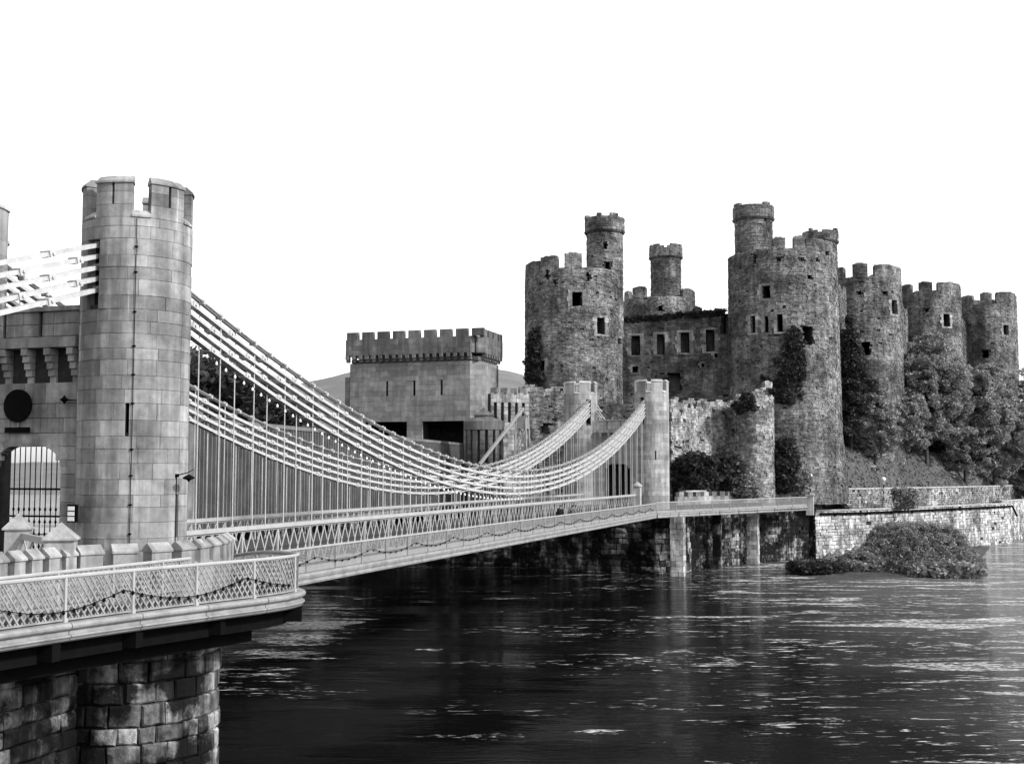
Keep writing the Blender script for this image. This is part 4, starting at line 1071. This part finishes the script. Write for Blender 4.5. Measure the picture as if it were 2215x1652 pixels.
# lattice mast with inclined boom
mp = pt(1130, 1000, 138); mz0, mz1 = 7.0, zat(884, 138)
t = thing('lattice_mast', (mp[0], mp[1], mz0), 'pale lattice derrick mast with a long slanting boom', 'derrick')
hw0, hw1 = .95, .55
for (sx, sy) in ((-1, -1), (1, -1), (1, 1), (-1, 1)):
    MB().bar((mp[0]+sx*hw0, mp[1]+sy*hw0, mz0), (mp[0]+sx*hw1, mp[1]+sy*hw1, mz1-1.2), .16, .16).build('leg', M_MESHP, t)
for sy in (-1, 1):
    for (za, zb) in ((.05, .35), (.35, .65), (.65, .92)):
        for sx in (-1, 1):
            A_ = lambda f, s: (mp[0]+s*(hw0+(hw1-hw0)*f), mp[1]+sy*(hw0+(hw1-hw0)*f), mz0+(mz1-1.2-mz0)*f)
            MB().bar(A_(za, sx), A_(zb, -sx), .09, .09).build('brace', M_MESHP, t)
        MB().bar(A_(zb, -1), A_(zb, 1), .09, .09).build('brace', M_MESHP, t)
m = MB(); m.box((mp[0], mp[1], mz1-1.6), (1.25, 1.25, 1.4)); m.build('head_plate', M_MESHP, t)
m = MB(); m.bar((mp[0]+.1, mp[1], mz1-.9), (mp[0]+.7, mp[1], mz1-.9), .2, .2); m.bar((mp[0]+.6, mp[1], mz1-1.0), (mp[0]-.1, mp[1], mz1+.1), .2, .2); m.build('head_strut', M_MESHP, t)
q = pt(1037, 1004, 132); m = MB(); m.bar((mp[0]+.2, mp[1]-.3, mz1+.05), tuple(q), .28, .28); m.build('boom', M_MESHP, t)

# ================================================================== CASTLE
def window_part(t, S, r, frame, mat):
    """opening surround; the opening itself is cut through core and stones"""
    if not frame: return
    w = frame; B = []
    h = (r[3]-r[2]); n = max(2, int(h/.5))
    for k in range(n):
        e = .35 if k % 2 else .0
        B.append((r[0]-w-e*.6, r[0], r[2]+h*k/n, r[2]+h*(k+1)/n)); B.append((r[1], r[1]+w+e*.6, r[2]+h*k/n, r[2]+h*(k+1)/n))
    B.append((r[0]-w, r[1]+w, r[3], r[3]+.32)); B.append((r[0]-w, r[1]+w, r[2]-.25, r[2]))
    joined('window', mat, t, S, np.array(B), (.05, .12), .01, 5, .02, .5, stuff=False)
def castle_drum(name, label, uL, uR, d, vs, z0, seed, merl, wins, batter=None, cat='tower', mat=None, hole=.012, grp='castle towers', ragged=0):
    mat = mat or M_RUB
    uc = (uL+uR)/2; c = pt(uc, 800, d); r = (uR-uL)/2/FPX*d*.995
    t = thing(name, (c[0], c[1], z0), label, cat, grp)
    va = math.atan2(-c[1], -c[0]); S = Drum(c[:2], r, batter, va-math.pi); zs = zat(vs, d-r*.6)
    SS = Drum(c[:2], r, batter, va)      # s = 0 faces the camera, for the openings
    shift = math.pi*r
    rects = []
    for (u, v, w, h, fr) in wins:
        a = rect_open(SS, u, v, w, h); rects.append((a[0]+shift, a[1]+shift, a[2], a[3])); window_part(t, S, rects[-1], fr, M_RUB2)
    opens = [in_rect(q) for q in rects]
    skip = (lambda s, z, l, h: any(q[0]-l*.30 < s < q[1]+l*.30 and q[2]-h*.3 < z < q[3]+h*.3 for q in rects)) if rects else None
    g = np.random.default_rng(seed)
    B = blocks(S, 0, S.len, z0, zs, (.18, .36), (.22, .70), seed, skip=skip, hole=hole, ztop=(lambda q: zs-ragged*(.5+.5*math.sin(q*1.1+seed)*math.sin(q*.43+1))) if ragged else None)
    joined('stone_courses', mat, t, Warp(S, .16, seed, z0, zs), B, (-.04, .07), .010, seed, .04, .35)
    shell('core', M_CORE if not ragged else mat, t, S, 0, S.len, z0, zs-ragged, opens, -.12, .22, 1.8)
    m = MB(); m.lathe((c[0], c[1], 0), [(r-.2, zs-1.3), (r-.2, zs-1.2)], 28); m.build('top_slab', M_CORE, t)  # unseen slab added to keep the hollow tower dark behind its windows
    # merlons: those measured in the picture, then regular ones round the back
    spans = []
    for (a, b, vt) in merl:
        sa, _ = SS.hit(max(a, uL+1.5), vs); sb, _ = SS.hit(min(b, uR-1.5), vs)
        spans.append((sa, sb, zat(vt, d-r*.6)))
    lim = math.pi*r*.52; s = lim if not ragged else 1e9; zt0 = np.mean([q[2] for q in spans]) if spans else zs+1.8
    while s < 2*math.pi*r-lim-1.2: spans.append((s, s+1.7, zt0)); s += 2.9
    for (sa, sb, zt) in spans:
        if sb-sa < .3: continue
        Bm = blocks(SS, sa, sb, zs, zt-.22, (.20, .36), (.25, .7), seed+int(abs(sa)*10) % 97)
        n = 7; V = []; F = []
        for i, s in enumerate(np.linspace(sa, sb, n)):
            e = abs(i/(n-1)*2-1); top = zt-.04-.26*e**3+g.uniform(-.08, .08)
            for (o, z) in ((-.04, zs-.1), (-.03, top-.20), (-.22, top), (-.75, top-.10), (-.8, zs-.1)):
                V.append(SS.surf(np.array([s]), z, o+g.uniform(-.04, .04))[0])
        for i in range(n-1):
            for j in range(5): F.append((i*5+j, (i+1)*5+j, (i+1)*5+(j+1) % 5, i*5+(j+1) % 5))
        F += [(0, 1, 2, 3, 4), tuple(range((n-1)*5, n*5))[::-1]]
        mo = MB().add(V, F).build('merlon', mat, t, g.uniform(.2, .6))
        if len(Bm) and zt-zs > .6: joined('merlon_stones', mat, mo, SS, Bm, (-.02, .05), .010, seed+3, .03, .3, stuff=False)
    return t, S, c, r, zs
def stair_turret(t, uL, uR, d, vtop, vband, z0, seed, wins=(), ragged=.25, crown=True):
    """slender round turret rising from a tower: part of that tower"""
    c = pt((uL+uR)/2, 600, d); r = (uR-uL)/2/FPX*d*.93
    va = math.atan2(-c[1], -c[0]); S = Drum(c[:2], r, None, va-math.pi); SS = Drum(c[:2], r, None, va); zb = zat(vband, d); zt = zat(vtop, d)
    rects = []
    for (u, v, w, h) in wins:
        a = rect_open(SS, u, v, w, h); rects.append((a[0]+math.pi*r, a[1]+math.pi*r, a[2], a[3]))
    skip = lambda s, z, l, h: any(q[0]-l*.3 < s < q[1]+l*.3 and q[2]-h*.3 < z < q[3]+h*.3 for q in rects)
    B = blocks(S, 0, S.len, z0, zb, (.24, .42), (.3, .8), seed, skip=skip, hole=.01)
    o = joined('stair_turret', M_RUB, t, Warp(S, .14, seed, z0, zb), B, (-.04, .07), .010, seed, .04, .35, stuff=False)
    shell('turret_core', M_CORE, o, S, 0, S.len, z0, zb+.3, [in_rect(q) for q in rects], -.12, .2, .8)
    S3 = Drum(c[:2], r+.22, None, va-math.pi); g = np.random.default_rng(seed); ph = g.uniform(0, 6)
    prof = lambda s: zt-ragged*(.5+.5*math.sin(s*1.9+ph)*math.sin(s*.7+ph*2))
    B = blocks(S3, 0, S3.len, zb, zt+.1, (.25, .40), (.35, .8), seed+1, ztop=prof)
    joined('corbelled_parapet', M_RUB, o, S3, B, (0, .06), .012, seed+1, .03, .55, stuff=False)
    m = MB(); m.lathe((c[0], c[1], 0), [(r+.20, zb-.28), (r+.36, zb-.05), (r+.05, zb+.02)], 28); m.build('corbel_ring', M_RUB, o, .15)
    m = MB(); m.lathe((c[0], c[1], 0), [(r+.1, zb+.05), (r+.1, zt-ragged-.5)], 24); m.build('parapet_core', M_CORE, o)
    return o
F1 = .38
kt, S, c, r, zs = castle_drum('castle_tower', 'broad castle tower left of the ruined hall wall, topped by one slender turret', 1135, 1347, 163, 585, 7, 101,
    [(1135, 1165, 562), (1169, 1205, 556), (1221, 1259, 552), (1331, 1345, 590)],
    [(1248.5, 647, 22, 31, .5), (1299.4, 705, 17, 36, .45), (1183, 595, 6, 22, 0), (1172, 791, 13, 22, F1), (1341, 730, 6, 30, 0), (1200, 610, 5, 10, 0), (1273, 598, 5, 16, 0), (1215, 870, 10, 12, 0)])
stair_turret(kt, 1266, 1351, 162, 470, 503, zs-9, 103, [(1311, 532, 6, 14), (1315, 577, 10, 24)], .25)
ct, S, c, r, zs = castle_drum('castle_tower', 'nearest castle tower, broad and ivy hung, with three arched windows', 1580, 1812, 160, 545, 7, 107,
    [(1581, 1604, 541), (1669, 1699, 519), (1717, 1742, 517), (1744, 1800, 521)],
    [(1657.8, 632, 18, 27, .4), (1629.7, 702, 11, 37, .4), (1658.4, 702, 9, 36, .4), (1687, 699, 12, 38, .4), (1745.9, 726, 19, 40, 0), (1632, 560, 5, 20, 0), (1790, 543, 6, 18, 0), (1752, 599, 8, 9, 0), (1768, 564, 5, 6, 0), (1684, 561, 6, 7, 0), (1735, 562, 6, 7, 0)],
    batter=lambda z: np.interp(z, [7, 12, 16, 45], [.85, .75, .25, 0.0]))
stair_turret(ct, 1588, 1675, 161, 446, 476, zs-6, 109, [(1640, 545, 5, 10)], .2)
t2, S, c, r, zs = castle_drum('castle_tower', 'castle tower directly behind the nearest one, dark conifer at its foot', 1786, 1951, 183, 603, 10, 113,
    [(1802, 1824, 577), (1844, 1877, 572), (1892, 1948, 575)], [(1934.4, 664, 12, 30, .4), (1872.5, 754, 17, 28, 0), (1860, 632, 6, 7, 0), (1915, 632, 6, 7, 0)])
stair_turret(t2, 1738, 1814, 188, 500, 525, zs-8, 115, [], .5)
castle_drum('castle_tower', 'third castle tower along the right hand wall, one square window', 1938, 2079, 200, 634, 12, 117,
    [(1951, 1970, 613), (1987, 2017, 611), (2029, 2076, 612)], [(2047.5, 692.6, 14, 27, .35), (2004, 672, 6, 7, 0)])
castle_drum('castle_tower', 'furthest castle tower at the right picture edge', 2074, 2199, 215, 660, 13, 119,
    [(2077.6, 2103, 637), (2120, 2146, 634), (2156, 2197, 633)], [(2175.7, 713.7, 11, 22, .35), (2132, 765, 15, 16, 0)])
bk, S, c, r, zs = castle_drum('castle_tower', 'castle tower half hidden behind the ruined hall wall, ragged turret on top', 1349, 1505, 197, 645, 14, 121,
    [(1350, 1359, 625), (1368, 1396, 620), (1477, 1504, 624)], [(1429, 667, 7, 12, 0), (1382, 640, 6, 8, 0)])
stair_turret(bk, 1405, 1476, 196, 530, 558, zs-4, 123, [], .7)
# ---- curtain walls
def curtain(name, pts, z0, ztop, label, seed, wins=(), mat=None, hole=.015, thick=2.2, grp=None, ch=(.18, .36), bl=(.22, .70), cat='wall'):
    mat = mat or M_RUB; p0 = pts[len(pts)//2]
    t = thing(name, (p0[0], p0[1], z0), label, cat, grp); S = Path(pts)
    rects = [rect_open(S, u, v, w, h) for (u, v, w, h, fr) in wins]
    for q, wn_ in zip(rects, wins): window_part(t, S, q, wn_[4], M_RUB2)
    skip = (lambda s, z, l, h: any(q[0]-l*.3 < s < q[1]+l*.3 and q[2]-h*.3 < z < q[3]+h*.3 for q in rects)) if rects else None
    zm = max(ztop(s) for s in np.linspace(0, S.len, 60))
    B = blocks(S, 0, S.len, z0, zm, ch, bl, seed, skip=skip, ztop=ztop, hole=hole)
    joined('stone_courses', mat, t, Warp(S, .16, seed, z0, zm), B, (-.04, .07), .010, seed, .04, .35)
    shell('core', M_CORE, t, S, 0, S.len, z0, zm, [in_rect(q) for q in rects], -.12, .25, thick, ztop=ztop)
    zl = float(np.mean([ztop(s) for s in np.linspace(0, S.len, 60)]))-.1
    E = np.array([tuple(S.surf(np.array([s]), 0., -thick)[0][:2])+(0,) for s in np.linspace(0, S.len, max(3, int(S.len/3)))])
    sweep(E, [(-.4, z0), (0, z0), (0, zl), (-.4, zl)]).build('rear_face', mat, t, .3)
    return t, S
a = pt(1322, 800, 167); b = pt(1592, 800, 166)
zl, zr = zat(694, 167), zat(674, 166); WL = np.linalg.norm((b-a)[:2])
top = lambda s: np.interp(s, [0, WL*.55, WL*.56, WL], [zl, (zl+zr)/2, (zl+zr)/2+.1, zr])+.35*math.sin(s*1.7)*math.sin(s*.6+1)+(.7 if (s > WL*.42 and math.sin(s*2.2) > .2) else 0)
curtain('hall_wall', [a, b], 8, top, 'ruined dark hall wall with four tall windows between the two front towers', 131,
    [(1375, 747, 19, 42, .55), (1429.5, 745, 17, 44, .55), (1481.7, 741, 19, 44, .55), (1536.5, 737, 19, 47, .55), (1567, 701, 11, 40, 0), (1373.7, 799, 12, 13, .3), (1459.4, 826, 26, 36, 0), (1549, 769, 7, 9, .25), (1520, 790, 6, 8, .25), (1341, 671, 6, 22, 0)])
# curtain between the towers on the right
for k, (q, e, v, sd_) in enumerate((((-9.5, 171), (-6, 188), 640, 133), ((-1.5, 195), (3, 209), 668, 135), ((9, 215), (13, 229), 690, 137))):
    z = zat(v, 185+12*k)
    curtain('curtain_wall', [q, e], 9, lambda s, z=z: z+.3*math.sin(s*2+k), ('castle curtain wall joining the nearest tower to the one behind', 'castle curtain wall between the second and third right hand towers', 'castle curtain wall between the third and furthest towers')[k], sd_)
# ---- barbican in front of the castle
a = pt(1452, 950, 144.5); b = pt(1600, 950, 153)
curtain('barbican_wall', [a, b], 7, lambda s: zat(868, 150)+.25*math.sin(s*2.3), 'pale rubble barbican wall right of the far bridge tower', 141, [], M_RUB2, .03, 1.4, ch=(.22, .4), bl=(.25, .7))
castle_drum('barbican_turret', 'pale broken barbican turret with a small bush growing on it', 1590, 1672, 149, 838, 6, 143, [(1655, 1671, 822)], [(1662, 850, 9, 12, 0)], cat='turret', mat=M_RUB2, hole=.03, grp=None, ragged=1.6)
a = pt(1120, 900, 153); b = pt(1300, 900, 151); Wb = np.linalg.norm((b-a)[:2])
curtain('barbican_wall', [a, b], 7, lambda s: zat(np.interp(s, [0, Wb*.3, Wb*.8, Wb], [838, 832, 846, 850]), 152)+.4*math.sin(s*1.3)*math.sin(s*.5), 'ragged pale wall between the railway tower and the far bridge tower', 145, [(1180, 925, 14, 20, 0), (1240, 940, 12, 18, 0)], M_RUB2, .035, 1.4)
a = pt(1285, 900, 149.5); b = pt(1400, 900, 149.5)
curtain('barbican_wall', [a, b], 7, lambda s: zat(872, 150)+.5*math.sin(s*1.1), 'low dark rubble wall behind the far bridge gate', 147, [], M_RUB, .035, 1.4)

# ================================================================== VEGETATION
def shrub(u, v, d, ax, n, per, size, seed, label, mat, zc_=None, name='shrub', grp=None, crad=None):
    p = pt(u, v, d); base = np.array((p[0], p[1], max(0.0, p[2])))
    t = thing(name, tuple(base), label, 'shrub', grp); C = crown_centres(base+np.array((0, 0, ax[2]*.55 if zc_ is None else zc_)), ax, n, seed, .3 if zc_ is None else .75, .35 if zc_ is None else .14)
    C[:, 2] = np.maximum(C[:, 2], base[2]-.2)
    m = MB()
    for k in range(5):
        e = C[(k*7) % len(C)]; m.cyl(base-np.array((0, 0, .3)), base*.15+e*.85, .07, .02, 5)
    m.build('stems', M_BARK, t); link('foliage', leaves_mesh('foliage', C, crad or size*2.5, per, size, seed+1, mat, base), t, base)
    return t
conif = lambda C, c: np.column_stack((c[0]+(C[:, 0]-c[0])*np.clip(1.15-(C[:, 2]-c[2]+6)/17, .25, 1.2), c[1]+(C[:, 1]-c[1])*np.clip(1.15-(C[:, 2]-c[2]+6)/17, .25, 1.2), C[:, 2]))
def ground_d(u, v, d0, dmax):
    d = d0
    while d < dmax:
        p = pt(u, v, d)
        if land_z(p[0], p[1]) >= p[2]: break
        d += .5
    return d
def tr(name, u, vb, vt, d, w, n, per, size, seed, label, mat, shape=None, grp=None):
    d = ground_d(u, vb, 160, d); p = pt(u, vb, d); p[2] = land_z(p[0], p[1]); zt = zat(vt, d); H = zt-p[2]; ax = (w/2/FPX*d*1.15, w/2/FPX*d*.8, H*.50)
    return tree(name, tuple(p), ax, H*.53, n, per, size, seed, label, mat, grp, shape=shape)
tr('conifer_tree', 1842, 960, 690, 174, 110, 480, 80, .26, 201, 'dark conifer growing against the wall right of the nearest castle tower', M_LEAFD, conif)
tr('broadleaf_tree', 1893, 972, 845, 173.5, 90, 260, 80, .24, 203, 'lower broadleaf tree beside the dark conifer', M_LEAF)
tr('broadleaf_tree', 2005, 1000, 728, 185, 185, 900, 80, .25, 205, 'tall leafy tree in front of the third castle tower', M_LEAF)
tr('broadleaf_tree', 2088, 1008, 752, 190, 190, 900, 80, .25, 207, 'wide leafy tree below the furthest castle tower', M_LEAF)
tr('broadleaf_tree', 2150, 1000, 785, 197, 170, 700, 80, .26, 209, 'leafy tree near the right picture edge', M_LEAF)
tr('broadleaf_tree', 2228, 985, 785, 206, 140, 500, 80, .28, 211, 'leafy tree cut by the right picture edge', M_LEAF)
tr('broadleaf_tree', 1945, 985, 850, 180, 115, 360, 80, .24, 213, 'low tree in front of the tall leafy tree', M_LEAF)
shrub(2030, 1000, 192, (5.5, 2.5, 2.0), 130, 70, .30, 215, 'long dark undergrowth along the top of the grass bank', M_LEAFD)
shrub(2130, 1008, 203, (6.0, 2.5, 2.0), 140, 70, .30, 217, 'undergrowth at the top of the bank near the picture edge', M_LEAF)
# ivy on the nearest castle tower
def ivy(uvs, S, label, seed, mat=M_LEAFD, n=150, per=60, size=.3, host=None, off=.35):
    g = np.random.default_rng(seed); C = []
    for _ in range(n):
        (u, v, ru, rv) = uvs[g.integers(len(uvs))]; uu = u+g.normal()*ru*.5; vv = v+g.normal()*rv*.5
        s, z = S.hit(uu, vv); C.append(S.surf(np.array([s]), z, off*g.random())[0])
    C = np.array(C); base = C[np.argmin(C[:, 2])]
    t = thing('ivy', tuple(base), label, 'ivy'); m = MB()
    for k in range(6): m.tube([tuple(base), tuple((base+C[k*5])/2+np.array((0, 0, .2))), tuple(C[k*5])], .05, 5)
    m.build('stems', M_BARK, t); link('foliage', leaves_mesh('foliage', C, size*2.2, per, size, seed+1, mat, base), t, base)
cS = pt(1696, 800, 160); SCH = Drum(cS[:2], 116/FPX*160, None, math.atan2(-cS[1], -cS[0]))
ivy([(1716, 750, 14, 30), (1712, 800, 22, 40), (1698, 845, 26, 30), (1725, 780, 12, 50)], SCH, 'dark column of ivy climbing the nearest castle tower', 221, n=230)
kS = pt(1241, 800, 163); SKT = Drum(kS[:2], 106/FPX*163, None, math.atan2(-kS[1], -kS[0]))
ivy([(1156, 800, 10, 50), (1160, 760, 8, 40), (1160, 825, 14, 20)], SKT, 'added dark leaves standing in for shade on the lower left flank of the broad castle tower', 222, n=170)  # leaf patch added in place of a shadow on the tower
SHW = Path([pt(1322, 800, 167), pt(1592, 800, 166)])
ivy([(u_, 694-(u_-1335)*.085, 9, 5) for u_ in range(1335, 1575, 12)], SHW, 'thin dark creeper along the broken top of the hall wall', 224, n=150, per=40, size=.2, off=.15)
bS = pt(1631, 900, 149); SBT = Drum(bS[:2], 41/FPX*149, None, math.atan2(-bS[1], -bS[0]))
ivy([(1620, 868, 14, 14), (1606, 880, 10, 10)], SBT, 'small dark bush rooted in the barbican turret', 223, n=40, size=.26)
# undergrowth at the foot of the barbican
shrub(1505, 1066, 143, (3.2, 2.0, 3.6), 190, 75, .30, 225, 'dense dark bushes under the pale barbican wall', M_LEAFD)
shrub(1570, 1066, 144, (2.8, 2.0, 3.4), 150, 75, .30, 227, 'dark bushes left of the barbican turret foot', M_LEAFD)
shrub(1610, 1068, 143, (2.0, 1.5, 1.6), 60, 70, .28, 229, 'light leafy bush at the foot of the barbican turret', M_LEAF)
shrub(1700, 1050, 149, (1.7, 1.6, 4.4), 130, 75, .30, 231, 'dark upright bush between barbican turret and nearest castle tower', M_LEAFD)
shrub(1728, 1055, 150, (1.8, 1.4, 2.0), 60, 70, .26, 233, 'leafy bush at the left foot of the nearest castle tower', M_LEAF)
# plants on the river wall and foreshore
shrub(1960, 1092, 163, (1.9, 1.4, 1.7), 70, 70, .26, 235, 'rounded bush growing over the road parapet wall', M_LEAF)
shrub(1800, 1120, 158, (2.6, 1.0, 1.4), 60, 70, .26, 237, 'straggling bush beside the pale end pier', M_LEAFD)
shrub(1978, 1238, 132.5, (8.6, 4.2, 6.7), 2600, 60, .14, 239, 'large rounded bush on the foreshore covering the river wall', M_LEAF, zc_=0.0, crad=.5)
shrub(1855, 1238, 132.4, (4.4, 2.5, 1.7), 260, 70, .20, 241, 'low weedy bush left of the large foreshore bush', M_LEAF)
shrub(1765, 1240, 131.2, (3.6, 1.6, .9), 130, 70, .26, 243, 'low dark weeds on the foreshore under the end pier', M_LEAFD)
shrub(2045, 1246, 127.7, (4.6, 1.6, 1.0), 160, 70, .26, 245, 'low weeds in front of the large foreshore bush', M_LEAF)
m = MB(); g = np.random.default_rng(8)   # foreshore bank under the bushes
pl = [pt(u, v, 11*FPX/(v-1022))[:2] for (u, v) in ((1660, 1232), (1740, 1246), (1860, 1250), (2000, 1250), (2090, 1246), (2118, 1236))]
pl2 = [(14.5, 199), (5.5, 184), (-3.5, 165), (-10, 157)]
P1 = np.array([tuple(p) for p in pl]+pl2)
cen = P1.mean(0); V = [(cen[0], cen[1], .7)]+[(x, y, .35) for x, y in cen+(P1-cen)*.8]+[(x, y, -.3) for x, y in P1]; n = len(P1)
F = [(0, 1+i, 1+(i+1) % n) for i in range(n)]+[(1+i, 1+n+i, 1+n+(i+1) % n, 1+(i+1) % n) for i in range(n)]
M_MUD = stone('foreshore_mud', .05, .09, .4, .5, 0, 3, .5, .9, .15)
tag(MB().add(V, F).build('foreshore', M_MUD, org=(0, 0, 0)), 'muddy foreshore under the river wall bushes', 'foreshore', kind='structure')

# ================================================================== SMALL THINGS
def beacon(u, vg, d, label):
    p = pt(u, vg, d); zg = p[2]; z0 = zg-2.9
    t = thing('beacon_post', (p[0], p[1], z0), label, 'beacon', 'striped globe posts by the road')
    for k in range(6):
        m = MB(); m.cyl((p[0], p[1], z0+k*.43), (p[0], p[1], z0+(k+1)*.43), .085, n=10); m.build('pole_band', M_IRON if k % 2 == 0 else M_WHITE, t)
    m = MB(); m.lathe((p[0], p[1], zg), [(.08, -.32), (.24, -.2), (.32, 0), (.24, .2), (.08, .31)], 16); m.build('globe', M_GLOBE, t)
    m = MB(); m.lathe((p[0], p[1], zg+.3), [(.1, 0), (.1, .08), (.03, .12)], 10); m.build('cap', M_IRON, t)
beacon(1752, 1029, 150.5, 'striped post with white globe beside the nearest castle tower')
beacon(1911, 1036, 166, 'striped post with white globe standing below the grass bank')
p = pt(1890, 996, 172); p[2] = land_z(p[0], p[1])+.05
t = thing('bench', tuple(p), 'small dark bench with pale top on the grass bank', 'bench')
vx = np.array((RTH[0], RTH[1], 0)); wy = np.array((AXH[0], AXH[1], 0)); Mx = np.stack((vx, wy, np.array((0, 0, 1))), 1)
MB().box(p+np.array((0, 0, .42)), (1.0, .4, .06), Mx).build('seat', M_IRON, t); MB().box(p+wy*.2+np.array((0, 0, .72)), (.8, .06, .22), Mx).build('backrest', M_WHITE, t)
for s_ in (-.4, .4): MB().box(p+vx*s_+np.array((0, 0, .2)), (.08, .38, .42), Mx).build('leg', M_IRON, t)

# people on the span footway
def person(y, x, face, coat, label, h=1.70, lean=0.0, z0=6.68, stride=.16):
    t = thing('person', (x, y, z0), label, 'person')
    s = h/1.72; ca, sa = math.cos(face), math.sin(face)
    def W(px, py, pz): return (ca*px-sa*py, sa*px+ca*py, pz*s)
    def skin(name, pts, edges, rad, mat, root=0):
        me = bpy.data.meshes.new(name); me.from_pydata([W(*p) for p in pts], edges, []); me.materials.append(mat)
        a_ = me.attributes.new('tone', 'FLOAT', 'POINT')
        o = bpy.data.objects.new(name, me); COL.objects.link(o); o.parent = t; ORG[o] = ORG[t]
        md = o.modifiers.new('skin', 'SKIN'); md.use_smooth_shade = True
        for v, rr in zip(me.skin_vertices[0].data, rad): v.radius = (rr[0]*s, rr[1]*s) if isinstance(rr, tuple) else (rr*s, rr*s)
        me.skin_vertices[0].data[root].use_root = True
        sb = o.modifiers.new('sub', 'SUBSURF'); sb.levels = 1; sb.render_levels = 2
        return o
    f = stride
    body = [(0, 0, .95), (0, 0, 1.15), (0, .0, 1.38), (0, .02, 1.50), (0, .03, 1.58), (0, .04, 1.66),
            (-.18, 0, 1.40), (-.24, .05, 1.14), (-.22, .20, .95), (.18, 0, 1.40), (.24, -.03, 1.14), (.22, .10, .92),
            (-.09, 0, .90), (-.10, f*.6, .50), (-.10, f*.4, .08), (-.10, f*.4+.16, .04), (.09, 0, .90), (.10, -f*.4, .50), (.10, -f, .10), (.10, -f+.15, .04)]
    ed = [(0, 1), (1, 2), (2, 3), (3, 4), (4, 5), (2, 6), (6, 7), (7, 8), (2, 9), (9, 10), (10, 11), (0, 12), (12, 13), (13, 14), (14, 15), (0, 16), (16, 17), (17, 18), (18, 19)]
    rd = [(.15, .11), (.15, .11), (.16, .11), .065, (.09, .105), (.08, .095), .075, .05, .035, .075, .05, .035, .085, .065, .04, .04, .085, .065, .04, .04]
    skin('body', body, ed, rd, M_SKIN)
    cp_ = [(0, 0, .62), (0, 0, .95), (0, 0, 1.2), (0, 0, 1.40), (0, .01, 1.47), (-.19, 0, 1.41), (-.25, .05, 1.14), (-.23, .18, .98), (.19, 0, 1.41), (.25, -.03, 1.14), (.23, .09, .95)]
    skin('coat', cp_, [(0, 1), (1, 2), (2, 3), (3, 4), (3, 5), (5, 6), (6, 7), (3, 8), (8, 9), (9, 10)], [(.22, .18), (.19, .15), (.18, .14), (.19, .14), .075, .095, .075, .06, .095, .075, .06], coat, 1)
    skin('trousers', [(0, 0, .85), (-.09, 0, .86), (-.10, f*.6, .50), (-.10, f*.4, .10), (.09, 0, .86), (.10, -f*.4, .50), (.10, -f, .12)], [(0, 1), (1, 2), (2, 3), (0, 4), (4, 5), (5, 6)], [.14, .10, .085, .065, .10, .085, .065], M_COAT)
    skin('hair', [(0, -.02, 1.60), (0, .01, 1.70), (0, .07, 1.72)], [(0, 1), (1, 2)], [.09, .105, .07], M_HAIR)
py = lambda u: onx(u, 1100, XE-.8)[1]
person(py(1211), XE-.75, math.pi, M_COAT, 'person in a dark coat walking on the span footway, tallest of the group', 1.78)
person(py(1219), XE-1.15, math.pi, M_COAT, 'shorter person in a dark coat beside the tallest walker', 1.52)
person(py(1240), XE-.85, 0, M_COAT2, 'person in a grey coat walking towards the dark coated pair', 1.66)
person(py(1253), XE-1.1, 0, M_COAT2, 'person in a grey coat at the back of the walking group', 1.62)
